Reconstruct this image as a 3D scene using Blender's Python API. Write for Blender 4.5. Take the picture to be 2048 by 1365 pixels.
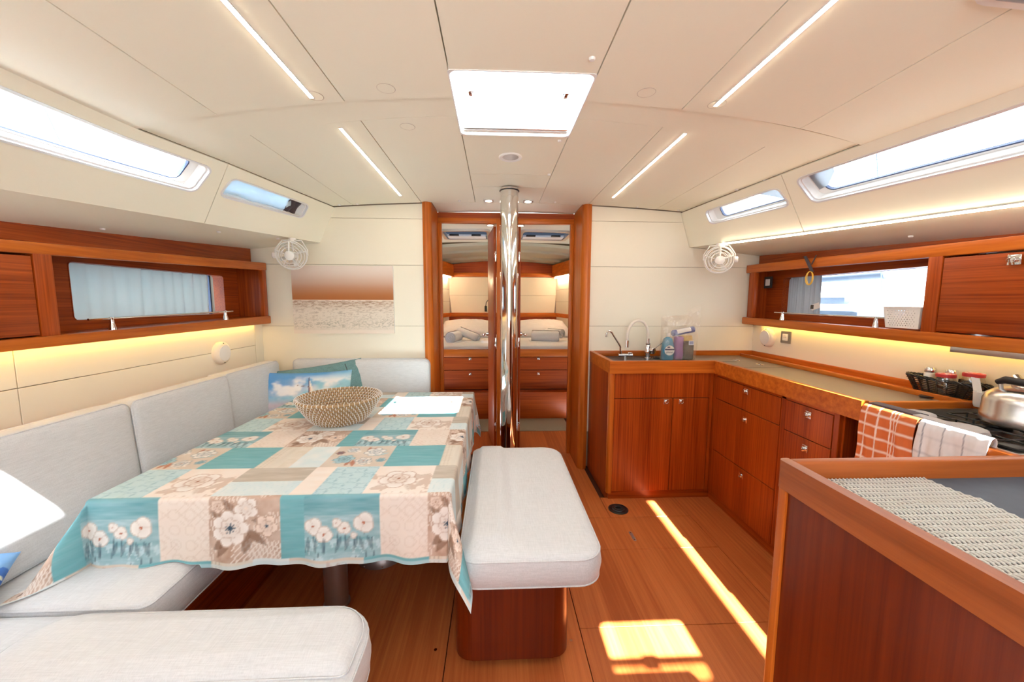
import bpy, bmesh, math, random
import numpy as np
from mathutils import Vector, Matrix
R = math.radians
PI = math.pi
random.seed(4)
rng = np.random.RandomState(7)
sc = bpy.context.scene
COL = sc.collection
for o in list(bpy.data.objects):
    bpy.data.objects.remove(o)

# ------------------------------------------------------------------ camera, sky, sun, exposure
cd = bpy.data.cameras.new('camera')
cd.sensor_width = 36.0
cd.lens = 760.0 / 2048 * 36.0
cd.clip_start = 0.02
cam = bpy.data.objects.new('camera', cd)
COL.objects.link(cam)
cam.matrix_world = Matrix.Translation((0, 0, 1.36)) @ Matrix.Rotation(R(-2.56), 4, 'Z') @ Matrix.Rotation(R(90 - 5.9), 4, 'X') @ Matrix.Rotation(R(0.2), 4, 'Z')
sc.camera = cam

w = bpy.data.worlds.new('sky')
sc.world = w
w.use_nodes = True
bg = w.node_tree.nodes['Background']
bg.inputs[0].default_value = (0.86, 0.93, 1.0, 1)
bg.inputs[1].default_value = 6.0

sd = bpy.data.lights.new('sun', 'SUN')
sd.energy = 60
sd.angle = R(0.53)
sd.color = (1.0, 0.96, 0.90)
sun = bpy.data.objects.new('sun', sd)
COL.objects.link(sun)
SUNV = Vector((0.385, -0.63, 1.0))
sun.rotation_euler = SUNV.to_track_quat('Z', 'Y').to_euler()
sun.location = (4, -6, 10)

sc.view_settings.view_transform = 'Standard'
sc.view_settings.look = 'None'
sc.view_settings.gamma = 1.0
sc.view_settings.use_curve_mapping = False
sc.view_settings.exposure = 0.47
sc.cycles.max_bounces = 10
sc.cycles.diffuse_bounces = 6
sc.cycles.glossy_bounces = 5
sc.cycles.transparent_max_bounces = 12
sc.cycles.sample_clamp_indirect = 6.0
sc.cycles.caustics_reflective = False
sc.cycles.caustics_refractive = False

# ------------------------------------------------------------------ materials
def nodes_of(name):
    m = bpy.data.materials.new(name)
    m.use_nodes = True
    nt = m.node_tree
    return m, nt, nt.nodes['Principled BSDF']

def N(nt, t, **kw):
    n = nt.nodes.new(t)
    for k, v in kw.items():
        setattr(n, k, v)
    return n

def plain(name, col, rough=0.5, metal=0.0, bump=0, bscale=200, coat=0, var=0.0, vscale=4, spec=0.5):
    m, nt, p = nodes_of(name)
    p.inputs['Base Color'].default_value = (*col, 1)
    p.inputs['Roughness'].default_value = rough
    p.inputs['Metallic'].default_value = metal
    p.inputs['Coat Weight'].default_value = coat
    p.inputs['Specular IOR Level'].default_value = spec
    tc = N(nt, 'ShaderNodeTexCoord')
    if var:
        nz = N(nt, 'ShaderNodeTexNoise')
        nz.inputs['Scale'].default_value = vscale
        nz.inputs['Detail'].default_value = 4
        nt.links.new(tc.outputs['Object'], nz.inputs['Vector'])
        mx = N(nt, 'ShaderNodeMix', data_type='RGBA')
        mx.inputs[6].default_value = (*[c * (1 - var) for c in col], 1)
        mx.inputs[7].default_value = (*[min(1, c * (1 + var)) for c in col], 1)
        nt.links.new(nz.outputs['Fac'], mx.inputs[0])
        nt.links.new(mx.outputs[2], p.inputs['Base Color'])
    if bump:
        nz = N(nt, 'ShaderNodeTexNoise')
        nz.inputs['Scale'].default_value = bscale
        nz.inputs['Detail'].default_value = 3
        nt.links.new(tc.outputs['Object'], nz.inputs['Vector'])
        b = N(nt, 'ShaderNodeBump')
        b.inputs['Strength'].default_value = bump
        b.inputs['Distance'].default_value = 0.002
        nt.links.new(nz.outputs['Fac'], b.inputs['Height'])
        nt.links.new(b.outputs[0], p.inputs['Normal'])
    return m

def wood(name, axis, dark, light, rough=0.36, fine=130, coat=0.05, planks=0):
    """wood veneer with grain running along the given axis (x, y or z)"""
    m, nt, p = nodes_of(name)
    tc = N(nt, 'ShaderNodeTexCoord')
    mp = N(nt, 'ShaderNodeMapping')
    s = {'x': (1.6, fine, fine), 'y': (fine, 1.6, fine), 'z': (fine, fine, 1.6)}[axis]
    mp.inputs['Scale'].default_value = s
    nt.links.new(tc.outputs['Object'], mp.inputs['Vector'])
    nz = N(nt, 'ShaderNodeTexNoise')
    nz.inputs['Scale'].default_value = 1.0
    nz.inputs['Detail'].default_value = 5
    nz.inputs['Roughness'].default_value = 0.65
    nt.links.new(mp.outputs[0], nz.inputs['Vector'])
    mp2 = N(nt, 'ShaderNodeMapping')
    k = fine * 0.06
    mp2.inputs['Scale'].default_value = {'x': (0.7, k, k), 'y': (k, 0.7, k), 'z': (k, k, 0.7)}[axis]
    nt.links.new(tc.outputs['Object'], mp2.inputs['Vector'])
    n2 = N(nt, 'ShaderNodeTexNoise')
    n2.inputs['Scale'].default_value = 1.0
    n2.inputs['Detail'].default_value = 3
    nt.links.new(mp2.outputs[0], n2.inputs['Vector'])
    ad = N(nt, 'ShaderNodeMath', operation='MULTIPLY_ADD')
    nt.links.new(n2.outputs['Fac'], ad.inputs[0])
    ad.inputs[1].default_value = 0.34
    ad2 = N(nt, 'ShaderNodeMath', operation='MULTIPLY')
    nt.links.new(nz.outputs['Fac'], ad2.inputs[0])
    ad2.inputs[1].default_value = 0.68
    nt.links.new(ad2.outputs[0], ad.inputs[2])
    fac = ad.outputs[0]
    if planks:
        wv = N(nt, 'ShaderNodeTexWhiteNoise', noise_dimensions='1D')
        sx = N(nt, 'ShaderNodeSeparateXYZ')
        nt.links.new(tc.outputs['Object'], sx.inputs[0])
        mu = N(nt, 'ShaderNodeMath', operation='MULTIPLY')
        nt.links.new(sx.outputs[0], mu.inputs[0])
        mu.inputs[1].default_value = 1.0 / planks
        fl = N(nt, 'ShaderNodeMath', operation='FLOOR')
        nt.links.new(mu.outputs[0], fl.inputs[0])
        nt.links.new(fl.outputs[0], wv.inputs['W'])
        a3 = N(nt, 'ShaderNodeMath', operation='MULTIPLY_ADD')
        nt.links.new(wv.outputs[0], a3.inputs[0])
        a3.inputs[1].default_value = 0.22
        nt.links.new(fac, a3.inputs[2])
        a4 = N(nt, 'ShaderNodeMath', operation='SUBTRACT')
        nt.links.new(a3.outputs[0], a4.inputs[0])
        a4.inputs[1].default_value = 0.11
        fac = a4.outputs[0]
    cr = N(nt, 'ShaderNodeValToRGB')
    cr.color_ramp.elements[0].position = 0.36
    cr.color_ramp.elements[0].color = (*dark, 1)
    cr.color_ramp.elements[1].position = 0.68
    cr.color_ramp.elements[1].color = (*light, 1)
    nt.links.new(fac, cr.inputs[0])
    nt.links.new(cr.outputs[0], p.inputs['Base Color'])
    p.inputs['Roughness'].default_value = rough
    p.inputs['Coat Weight'].default_value = coat
    p.inputs['Coat Roughness'].default_value = 0.18
    p.inputs['Specular IOR Level'].default_value = 0.28
    return m

def fabric(name, col, scale=420, var=0.10, bump=0.25):
    m, nt, p = nodes_of(name)
    tc = N(nt, 'ShaderNodeTexCoord')
    vals = []
    for sx in ((scale, scale * 0.06, scale * 0.5), (scale * 0.06, scale, scale * 0.5)):
        mp = N(nt, 'ShaderNodeMapping')
        mp.inputs['Scale'].default_value = sx
        nt.links.new(tc.outputs['Object'], mp.inputs['Vector'])
        nz = N(nt, 'ShaderNodeTexNoise')
        nz.inputs['Scale'].default_value = 1
        nz.inputs['Detail'].default_value = 2
        nt.links.new(mp.outputs[0], nz.inputs['Vector'])
        vals.append(nz.outputs['Fac'])
    av = N(nt, 'ShaderNodeMath', operation='ADD')
    nt.links.new(vals[0], av.inputs[0])
    nt.links.new(vals[1], av.inputs[1])
    cr = N(nt, 'ShaderNodeValToRGB')
    cr.color_ramp.elements[0].position = 0.35
    cr.color_ramp.elements[0].color = (*[c * (1 - var) for c in col], 1)
    cr.color_ramp.elements[1].position = 0.65
    cr.color_ramp.elements[1].color = (*[min(1, c * (1 + var * 0.6)) for c in col], 1)
    hv = N(nt, 'ShaderNodeMath', operation='MULTIPLY')
    hv.inputs[1].default_value = 0.5
    nt.links.new(av.outputs[0], hv.inputs[0])
    nt.links.new(hv.outputs[0], cr.inputs[0])
    nt.links.new(cr.outputs[0], p.inputs['Base Color'])
    p.inputs['Roughness'].default_value = 0.9
    p.inputs['Specular IOR Level'].default_value = 0.2
    p.inputs['Sheen Weight'].default_value = 0.15
    b = N(nt, 'ShaderNodeBump')
    b.inputs['Strength'].default_value = bump
    b.inputs['Distance'].default_value = 0.001
    nt.links.new(hv.outputs[0], b.inputs['Height'])
    nt.links.new(b.outputs[0], p.inputs['Normal'])
    return m

def printed(name, rough=0.7, transl=0.0, spec=0.3):
    """flat print carried by the mesh's colour attribute 'print'"""
    m, nt, p = nodes_of(name)
    at = N(nt, 'ShaderNodeAttribute')
    at.attribute_name = 'print'
    nt.links.new(at.outputs['Color'], p.inputs['Base Color'])
    p.inputs['Roughness'].default_value = rough
    p.inputs['Specular IOR Level'].default_value = spec
    if transl:
        tr = N(nt, 'ShaderNodeBsdfTranslucent')
        nt.links.new(at.outputs['Color'], tr.inputs[0])
        mx = N(nt, 'ShaderNodeMixShader')
        mx.inputs[0].default_value = transl
        nt.links.new(p.outputs[0], mx.inputs[1])
        nt.links.new(tr.outputs[0], mx.inputs[2])
        nt.links.new(mx.outputs[0], nt.nodes['Material Output'].inputs[0])
    return m

def emit(name, col, strength):
    m = bpy.data.materials.new(name)
    m.use_nodes = True
    nt = m.node_tree
    nt.nodes.clear()
    e = N(nt, 'ShaderNodeEmission')
    e.inputs[0].default_value = (*col, 1)
    e.inputs[1].default_value = strength
    o = N(nt, 'ShaderNodeOutputMaterial')
    nt.links.new(e.outputs[0], o.inputs[0])
    return m

def glassy(name, tint=(1, 1, 1), gloss=0.06, rough=0.02, milk=0.0, milkcol=(0.9, 0.9, 0.9)):
    m = bpy.data.materials.new(name)
    m.use_nodes = True
    nt = m.node_tree
    nt.nodes.clear()
    t = N(nt, 'ShaderNodeBsdfTransparent')
    t.inputs[0].default_value = (*tint, 1)
    g = N(nt, 'ShaderNodeBsdfGlossy')
    g.inputs['Roughness'].default_value = rough
    mx = N(nt, 'ShaderNodeMixShader')
    mx.inputs[0].default_value = gloss
    nt.links.new(t.outputs[0], mx.inputs[1])
    nt.links.new(g.outputs[0], mx.inputs[2])
    last = mx
    if milk:
        d = N(nt, 'ShaderNodeBsdfDiffuse')
        d.inputs[0].default_value = (*milkcol, 1)
        m2 = N(nt, 'ShaderNodeMixShader')
        m2.inputs[0].default_value = milk
        nt.links.new(mx.outputs[0], m2.inputs[1])
        nt.links.new(d.outputs[0], m2.inputs[2])
        last = m2
    o = N(nt, 'ShaderNodeOutputMaterial')
    nt.links.new(last.outputs[0], o.inputs[0])
    return m

def drape_mat(name, col, transl=0.45):
    m, nt, p = nodes_of(name)
    p.inputs['Base Color'].default_value = (*col, 1)
    p.inputs['Roughness'].default_value = 0.9
    tc = N(nt, 'ShaderNodeTexCoord')
    nz = N(nt, 'ShaderNodeTexNoise')
    nz.inputs['Scale'].default_value = 300
    nt.links.new(tc.outputs['Object'], nz.inputs['Vector'])
    b = N(nt, 'ShaderNodeBump')
    b.inputs['Strength'].default_value = 0.1
    nt.links.new(nz.outputs['Fac'], b.inputs['Height'])
    nt.links.new(b.outputs[0], p.inputs['Normal'])
    tr = N(nt, 'ShaderNodeBsdfTranslucent')
    tr.inputs[0].default_value = (*col, 1)
    mx = N(nt, 'ShaderNodeMixShader')
    mx.inputs[0].default_value = transl
    nt.links.new(p.outputs[0], mx.inputs[1])
    nt.links.new(tr.outputs[0], mx.inputs[2])
    nt.links.new(mx.outputs[0], nt.nodes['Material Output'].inputs[0])
    return m

DK, LT = (0.18, 0.020, 0.0012), (0.46, 0.086, 0.008)
M = {}
M['wood_z'] = wood('veneer_vertical', 'z', DK, LT)
M['wood_y'] = wood('veneer_fore_aft', 'y', DK, LT)
M['wood_x'] = wood('veneer_athwart', 'x', DK, LT)
M['solid_x'] = wood('solid_rail_athwart', 'x', (0.33, 0.065, 0.004), (0.62, 0.17, 0.020), fine=40)
M['solid_y'] = wood('solid_rail_fore_aft', 'y', (0.33, 0.065, 0.004), (0.62, 0.17, 0.020), fine=40)
M['solid_z'] = wood('solid_rail_vertical', 'z', (0.33, 0.065, 0.004), (0.62, 0.17, 0.020), fine=40)
M['dark_wood'] = plain('dark_joint_wood', (0.05, 0.012, 0.004), 0.6, var=0.3)
M['floor'] = wood('cabin_sole', 'y', (0.38, 0.090, 0.024), (0.58, 0.175, 0.050), rough=0.36, fine=60, coat=0.15, planks=0.125)
M['vinyl'] = plain('cream_vinyl_panel', (0.88, 0.86, 0.73), 0.55, bump=0.10, bscale=60, var=0.015, vscale=3)
M['wall_panel'] = plain('cream_wall_panel', (0.85, 0.80, 0.67), 0.5, bump=0.05, bscale=90, var=0.015, vscale=3)
M['gap'] = plain('panel_gap', (0.30, 0.24, 0.18), 0.9, var=0.1)
M['seam'] = plain('panel_hairline', (0.55, 0.49, 0.42), 0.8, var=0.05)
M['deck'] = plain('pale_deck_gelcoat', (0.60, 0.60, 0.60), 0.5, var=0.03)
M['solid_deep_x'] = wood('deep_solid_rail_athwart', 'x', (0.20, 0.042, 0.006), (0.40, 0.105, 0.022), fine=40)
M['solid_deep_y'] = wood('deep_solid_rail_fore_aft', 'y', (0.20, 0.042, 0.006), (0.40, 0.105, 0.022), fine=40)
M['obscured'] = glassy('obscured_strip_pane', (0.62, 0.60, 0.56), 0.05)
M['wood_shaded'] = wood('shaded_veneer', 'z', (0.085, 0.008, 0.0005), (0.17, 0.022, 0.0018), rough=0.30, coat=0.12)  # darker veneer copy: shade on bench and side cabinet put into the colour
M['gelcoat'] = plain('white_gelcoat', (0.85, 0.85, 0.84), 0.3, var=0.02)
M['cream_fabric'] = fabric('oatmeal_upholstery', (0.64, 0.645, 0.66))
M['teal_fabric'] = fabric('teal_linen', (0.16, 0.29, 0.30), scale=300, var=0.2)
M['white_plastic'] = plain('white_plastic', (0.83, 0.82, 0.80), 0.35, var=0.01)
M['cream_plastic'] = plain('cream_plastic', (0.80, 0.74, 0.66), 0.4, var=0.01)
M['steel'] = plain('polished_steel', (0.80, 0.79, 0.77), 0.06, 1.0, var=0.02)
M['chrome'] = plain('chrome', (0.82, 0.82, 0.83), 0.08, 1.0, var=0.02)
M['brushed'] = plain('brushed_aluminium', (0.62, 0.62, 0.62), 0.32, 1.0, var=0.05, vscale=40)
M['kettle'] = plain('worn_kettle_aluminium', (0.72, 0.70, 0.68), 0.26, 1.0, bump=0.12, bscale=25, var=0.06, vscale=20)
M['grey_leg'] = plain('grey_table_leg', (0.42, 0.38, 0.37), 0.38, 0.7, var=0.05)
M['black'] = plain('black_plastic', (0.012, 0.012, 0.013), 0.35, var=0.1)
M['rubber'] = plain('black_rubber', (0.03, 0.03, 0.032), 0.6, var=0.1)
M['counter'] = plain('taupe_worktop_laminate', (0.20, 0.165, 0.125), 0.30, bump=0.05, bscale=400, var=0.12, vscale=120)
M['slate'] = plain('slate_grey_laminate', (0.085, 0.10, 0.125), 0.6, var=0.12, vscale=60, spec=0.15)
M['sink'] = plain('dark_sink_composite', (0.03, 0.03, 0.032), 0.35, var=0.2)
M['stove'] = plain('stove_steel', (0.30, 0.28, 0.26), 0.28, 0.9, var=0.1, vscale=30)
M['grey_cloth'] = fabric('grey_oven_glove', (0.42, 0.40, 0.40), scale=300)
M['charcoal'] = fabric('charcoal_trim', (0.07, 0.055, 0.065), scale=300)
M['white_cotton'] = fabric('white_cotton', (0.80, 0.80, 0.82), scale=260, var=0.06)
M['terry'] = plain('white_terry', (0.82, 0.83, 0.86), 0.95, bump=0.8, bscale=500, var=0.05, vscale=60)
M['carpet'] = plain('beige_carpet', (0.33, 0.27, 0.19), 0.95, bump=0.9, bscale=350, var=0.35, vscale=220)
M['glass'] = glassy('window_pane', (0.97, 0.99, 1.0), 0.05)
M['dark_glass'] = glassy('tinted_cabin_hatch_pane', (0.10, 0.11, 0.13), 0.08)
M['led_cabin'] = emit('cabin_led_strip', (1.0, 0.80, 0.50), 75.0)
M['smoke_glass'] = glassy('hatch_pane', (0.80, 0.84, 0.87), 0.05)
M['blue_trim'] = plain('dark_window_seal', (0.035, 0.06, 0.14), 0.4, var=0.1)
M['alu_frame'] = plain('white_aluminium_frame', (0.78, 0.79, 0.82), 0.3, 0.3, var=0.03)
M['print'] = printed('printed_cotton', 0.75, transl=0.12)
M['canvas'] = printed('printed_canvas', 0.7)
M['curtain'] = drape_mat('pale_blue_curtain', (0.72, 0.79, 0.79), 0.36)
M['blind_blue'] = drape_mat('light_blue_blind', (0.62, 0.74, 0.82), 0.35)
M['blind_grey'] = drape_mat('grey_blind_fabric', (0.50, 0.54, 0.58), 0.3)
M['led'] = emit('led_strip_light', (1.0, 0.85, 0.62), 40.0)
M['led_warm'] = emit('warm_led_strip', (1.0, 0.60, 0.13), 24.0)
M['lamp_face'] = emit('downlight_face', (1.0, 0.86, 0.62), 60.0)
M['yellow'] = plain('yellow_elastic', (0.85, 0.50, 0.06), 0.5, var=0.1)
M['red_lid'] = plain('red_lid', (0.52, 0.035, 0.04), 0.4, var=0.15, vscale=90)
M['bag'] = glassy('clear_plastic_bag', (0.97, 0.96, 0.95), 0.07, 0.15, milk=0.10, milkcol=(0.85, 0.75, 0.62))
M['jar_glass'] = glassy('jar_glass', (0.95, 0.93, 0.88), 0.12, 0.03)
M['blue_soap'] = plain('blue_bottle', (0.04, 0.24, 0.40), 0.25, var=0.1)
M['paper_white'] = plain('white_label', (0.82, 0.80, 0.78), 0.6, var=0.02)
M['navy_print'] = plain('navy_print', (0.02, 0.03, 0.10), 0.6, var=0.02)
M['blue_roll'] = plain('blue_bin_liner_roll', (0.07, 0.10, 0.32), 0.35, var=0.15, vscale=60)
M['purple'] = fabric('purple_cloth', (0.36, 0.18, 0.40), scale=200, var=0.15)
M['grey_pack'] = plain('dark_grey_sponge', (0.085, 0.075, 0.07), 0.8, var=0.2, vscale=60)
M['yellow_cloth'] = fabric('yellow_cloth', (0.72, 0.48, 0.14), scale=200)
M['seagrass'] = plain('seagrass_coil', (0.37, 0.235, 0.115), 0.8, bump=0.6, bscale=160, var=0.4, vscale=120)
M['white_cord'] = plain('white_plastic_cord', (0.82, 0.79, 0.75), 0.45, var=0.03)
M['mesh'] = plain('cream_non_slip_mesh', (0.52, 0.50, 0.46), 0.7, var=0.04)
M['water'] = plain('harbour_water', (0.03, 0.06, 0.09), 0.15, bump=0.4, bscale=3, var=0.2)
M['hull_white'] = plain('white_hull', (0.75, 0.77, 0.80), 0.25, var=0.02)
M['navy_canvas'] = plain('blue_grey_canvas', (0.025, 0.04, 0.065), 0.8, var=0.15)
M['quay'] = plain('quay_stone', (0.42, 0.43, 0.45), 0.8, var=0.2)

# ------------------------------------------------------------------ helpers
LOC = {}

def thing(name, label, cat, loc=(0, 0, 0), group=None):
    o = bpy.data.objects.new(name, None)
    o.empty_display_size = 0.05
    COL.objects.link(o)
    o.location = loc
    LOC[o] = Vector(loc)
    o['label'] = label
    o['category'] = cat
    if group:
        o['group'] = group
    return o

def tag(o, label, cat, group=None, kind=None):
    if kind:
        o['kind'] = kind
    if label:
        o['label'] = label
    if cat:
        o['category'] = cat
    if group:
        o['group'] = group
    return o

def obj(name, bm, mat, parent=None, loc=None, smooth=35, recalc=True):
    """link a bmesh built in world coordinates; parts keep their thing's origin"""
    base = LOC[parent] if parent is not None else Vector(loc or (0, 0, 0))
    if recalc:
        bmesh.ops.recalc_face_normals(bm, faces=bm.faces[:])
    if base.length:
        bmesh.ops.translate(bm, vec=-base, verts=bm.verts[:])
    me = bpy.data.meshes.new(name)
    bm.to_mesh(me)
    bm.free()
    if smooth:
        me.shade_smooth()
        me.set_sharp_from_angle(angle=R(smooth))
    for mm in (mat if isinstance(mat, (list, tuple)) else [mat]):
        me.materials.append(mm)
    o = bpy.data.objects.new(name, me)
    COL.objects.link(o)
    if parent is not None:
        o.parent = parent
    else:
        o.location = base
    LOC[o] = base
    return o

def struct(name, bm, mat, **kw):
    o = obj(name, bm, mat, **kw)
    o['kind'] = 'structure'
    return o

def dup(root, loc, label=None, rotz=None, group=None):
    r = root.copy()
    COL.objects.link(r)
    r.location = loc
    if rotz is not None:
        r.rotation_euler = (0, 0, rotz)
    if label:
        r['label'] = label
    if group:
        r['group'] = group
    for ch in list(root.children):
        c = ch.copy()
        COL.objects.link(c)
        c.parent = r
        for g in list(ch.children):
            d = g.copy()
            COL.objects.link(d)
            d.parent = c
    return r

def nb():
    return bmesh.new()

def bevel_geom(bm, faces, b, seg=2):
    es = set()
    for f in faces:
        for e in f.edges:
            es.add(e)
    bmesh.ops.bevel(bm, geom=list(es), offset=b, segments=seg, affect='EDGES', profile=0.5)

HEXF = [(0, 1, 3, 2), (4, 6, 7, 5), (0, 4, 5, 1), (2, 3, 7, 6), (0, 2, 6, 4), (1, 5, 7, 3)]

def hexa(bm, p, b=0, seg=2):
    """p: 8 points, index = 4*ix + 2*iy + iz"""
    v = [bm.verts.new(q) for q in p]
    fs = [bm.faces.new([v[i] for i in f]) for f in HEXF]
    if b:
        bevel_geom(bm, fs, b, seg)
    return bm

def box(bm, x0, x1, y0, y1, z0, z1, b=0, seg=2):
    return hexa(bm, [(x, y, z) for x in (x0, x1) for y in (y0, y1) for z in (z0, z1)], b, seg)

def bar(bm, x0, x1, ya, yb, za0, za1, zb0, zb1, b=0):
    """fore-aft bar whose height range changes from (za0,za1) at ya to (zb0,zb1) at yb"""
    p = []
    for x in (x0, x1):
        for (y, z0, z1) in ((ya, za0, za1), (yb, zb0, zb1)):
            p += [(x, y, z0), (x, y, z1)]
    return hexa(bm, p, b)

def tube(bm, path, r, n=8, closed=False, cap=True, flat=1.0):
    P = [Vector(p) for p in path]
    m = len(P)
    rr = r if isinstance(r, (list, tuple)) else [r] * m
    T = []
    for i in range(m):
        a = P[(i - 1) % m] if (closed or i > 0) else P[i]
        c = P[(i + 1) % m] if (closed or i < m - 1) else P[i]
        t = (c - a)
        T.append(t.normalized() if t.length else Vector((0, 0, 1)))
    up = Vector((0, 0, 1)) if abs(T[0].z) < 0.9 else Vector((1, 0, 0))
    nrm = (up - T[0] * up.dot(T[0])).normalized()
    rings = []
    for i in range(m):
        nrm = (nrm - T[i] * nrm.dot(T[i]))
        nrm = nrm.normalized() if nrm.length > 1e-6 else Vector((1, 0, 0))
        bn = T[i].cross(nrm)
        rings.append([bm.verts.new(P[i] + (nrm * math.cos(2 * PI * k / n) * flat + bn * math.sin(2 * PI * k / n)) * rr[i]) for k in range(n)])
    for i in range(m if closed else m - 1):
        a, b2 = rings[i], rings[(i + 1) % m]
        for k in range(n):
            bm.faces.new((a[k], a[(k + 1) % n], b2[(k + 1) % n], b2[k]))
    if cap and not closed:
        bm.faces.new(rings[0][::-1])
        bm.faces.new(rings[-1])
    return bm

def frame_of(axis):
    a = Vector(axis).normalized()
    u = Vector((0, 0, 1)).cross(a)
    if u.length < 1e-4:
        u = Vector((1, 0, 0))
    u.normalize()
    return a, u, a.cross(u)

def lathe(bm, prof, c, axis=(0, 0, 1), n=24, sx=1.0, sy=1.0, cap=True):
    a, u, v = frame_of(axis)
    c = Vector(c)
    rings = []
    for (r, h) in prof:
        if r < 1e-5:
            rings.append([bm.verts.new(c + a * h)])
        else:
            rings.append([bm.verts.new(c + a * h + u * math.cos(2 * PI * k / n) * r * sx + v * math.sin(2 * PI * k / n) * r * sy) for k in range(n)])
    for i in range(len(rings) - 1):
        p, q = rings[i], rings[i + 1]
        for k in range(n):
            k2 = (k + 1) % n
            if len(p) == 1 and len(q) == 1:
                continue
            if len(p) == 1:
                bm.faces.new((p[0], q[k2], q[k]))
            elif len(q) == 1:
                bm.faces.new((p[k], p[k2], q[0]))
            else:
                bm.faces.new((p[k], p[k2], q[k2], q[k]))
    if cap:
        if len(rings[0]) > 1:
            bm.faces.new(rings[0][::-1])
        if len(rings[-1]) > 1:
            bm.faces.new(rings[-1])
    return bm

def cyl(bm, c, r, h, axis=(0, 0, 1), n=20, ch=0.0):
    prof = [(r - ch, 0), (r, ch), (r, h - ch), (r - ch, h)] if ch else [(r, 0), (r, h)]
    return lathe(bm, prof, c, axis, n)

def torus(bm, c, Rr, r, axis=(0, 0, 1), n=28, m=6, sx=1.0, sy=1.0):
    a, u, v = frame_of(axis)
    c = Vector(c)
    return tube(bm, [c + u * math.cos(2 * PI * k / n) * Rr * sx + v * math.sin(2 * PI * k / n) * Rr * sy for k in range(n)], r, m, closed=True)

def rrect(x0, x1, y0, y1, r, n=5):
    """outline of a rounded rectangle, counter-clockwise; r is one radius or four (x0y0, x1y0, x1y1, x0y1)"""
    rs = r if isinstance(r, (list, tuple)) else [r] * 4
    out = []
    for (cx, cy, a0, q) in ((x0, y0, 180, 0), (x1, y0, 270, 1), (x1, y1, 0, 2), (x0, y1, 90, 3)):
        rr = max(rs[q], 1e-4)
        ccx = cx + (rr if cx == x0 else -rr)
        ccy = cy + (rr if cy == y0 else -rr)
        for k in range(n + 1):
            a = R(a0 + 90.0 * k / n)
            out.append((ccx + rr * math.cos(a), ccy + rr * math.sin(a)))
    return out

def plate(bm, outer, holes, f, w0, w1):
    """flat plate with holes: 2D loops, thickness from w0 to w1, mapped to space by f(u, v, w)"""
    tb = bmesh.new()
    loops = []
    for lp in [outer] + list(holes):
        vs = [tb.verts.new((p[0], p[1], 0)) for p in lp]
        for i in range(len(vs)):
            tb.edges.new((vs[i], vs[(i + 1) % len(vs)]))
        loops.append(vs)
    bmesh.ops.triangle_fill(tb, use_beauty=True, use_dissolve=False, edges=tb.edges[:])
    tb.verts.index_update()
    co = [(v.co.x, v.co.y) for v in tb.verts]
    tris = [[v.index for v in fa.verts] for fa in tb.faces]
    li = [[v.index for v in lp] for lp in loops]
    tb.free()
    A = [bm.verts.new(f(u, v, w0)) for (u, v) in co]
    B = [bm.verts.new(f(u, v, w1)) for (u, v) in co]
    for t in tris:
        bm.faces.new([A[i] for i in t])
        bm.faces.new([B[i] for i in reversed(t)])
    for lp in li:
        for i in range(len(lp)):
            a, b2 = lp[i], lp[(i + 1) % len(lp)]
            bm.faces.new((A[a], A[b2], B[b2], B[a]))
    return bm

def ring_plate(bm, outer, inner, f, w0, w1):
    """frame between two loops with the same number of points"""
    n = len(outer)
    V = [[bm.verts.new(f(p[0], p[1], w)) for p in lp] for lp in (outer, inner) for w in (w0, w1)]
    oa, ob, ia, ib = V
    for i in range(n):
        j = (i + 1) % n
        bm.faces.new((oa[i], oa[j], ia[j], ia[i]))
        bm.faces.new((ob[j], ob[i], ib[i], ib[j]))
        bm.faces.new((oa[j], oa[i], ob[i], ob[j]))
        bm.faces.new((ia[i], ia[j], ib[j], ib[i]))
    return bm

def loft(bm, outline, prof, crown=None, rings=10, bottom=True):
    """stack of inset copies of a rounded-rectangle outline: outline(inset) -> loop; prof: (inset, z); the top closes in rings"""
    RR = []
    for (d, z) in prof:
        RR.append([bm.verts.new((x, y, z)) for (x, y) in outline(d)])
    dt, zt = prof[-1]
    o = outline(dt)
    cx = sum(p[0] for p in o) / len(o)
    cy = sum(p[1] for p in o) / len(o)
    for k in range(1, rings):
        s = 1 - k / rings
        lp = []
        for (x, y) in o:
            X, Y = cx + (x - cx) * s, cy + (y - cy) * s
            lp.append(bm.verts.new((X, Y, zt + (crown(X, Y) if crown else 0))))
        RR.append(lp)
    n = len(o)
    for i in range(len(RR) - 1):
        for k in range(n):
            bm.faces.new((RR[i][k], RR[i][(k + 1) % n], RR[i + 1][(k + 1) % n], RR[i + 1][k]))
    cv = bm.verts.new((cx, cy, zt + (crown(cx, cy) if crown else 0)))
    for k in range(n):
        bm.faces.new((RR[-1][k], RR[-1][(k + 1) % n], cv))
    if bottom:
        bm.faces.new(RR[0][::-1])
    return bm

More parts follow.
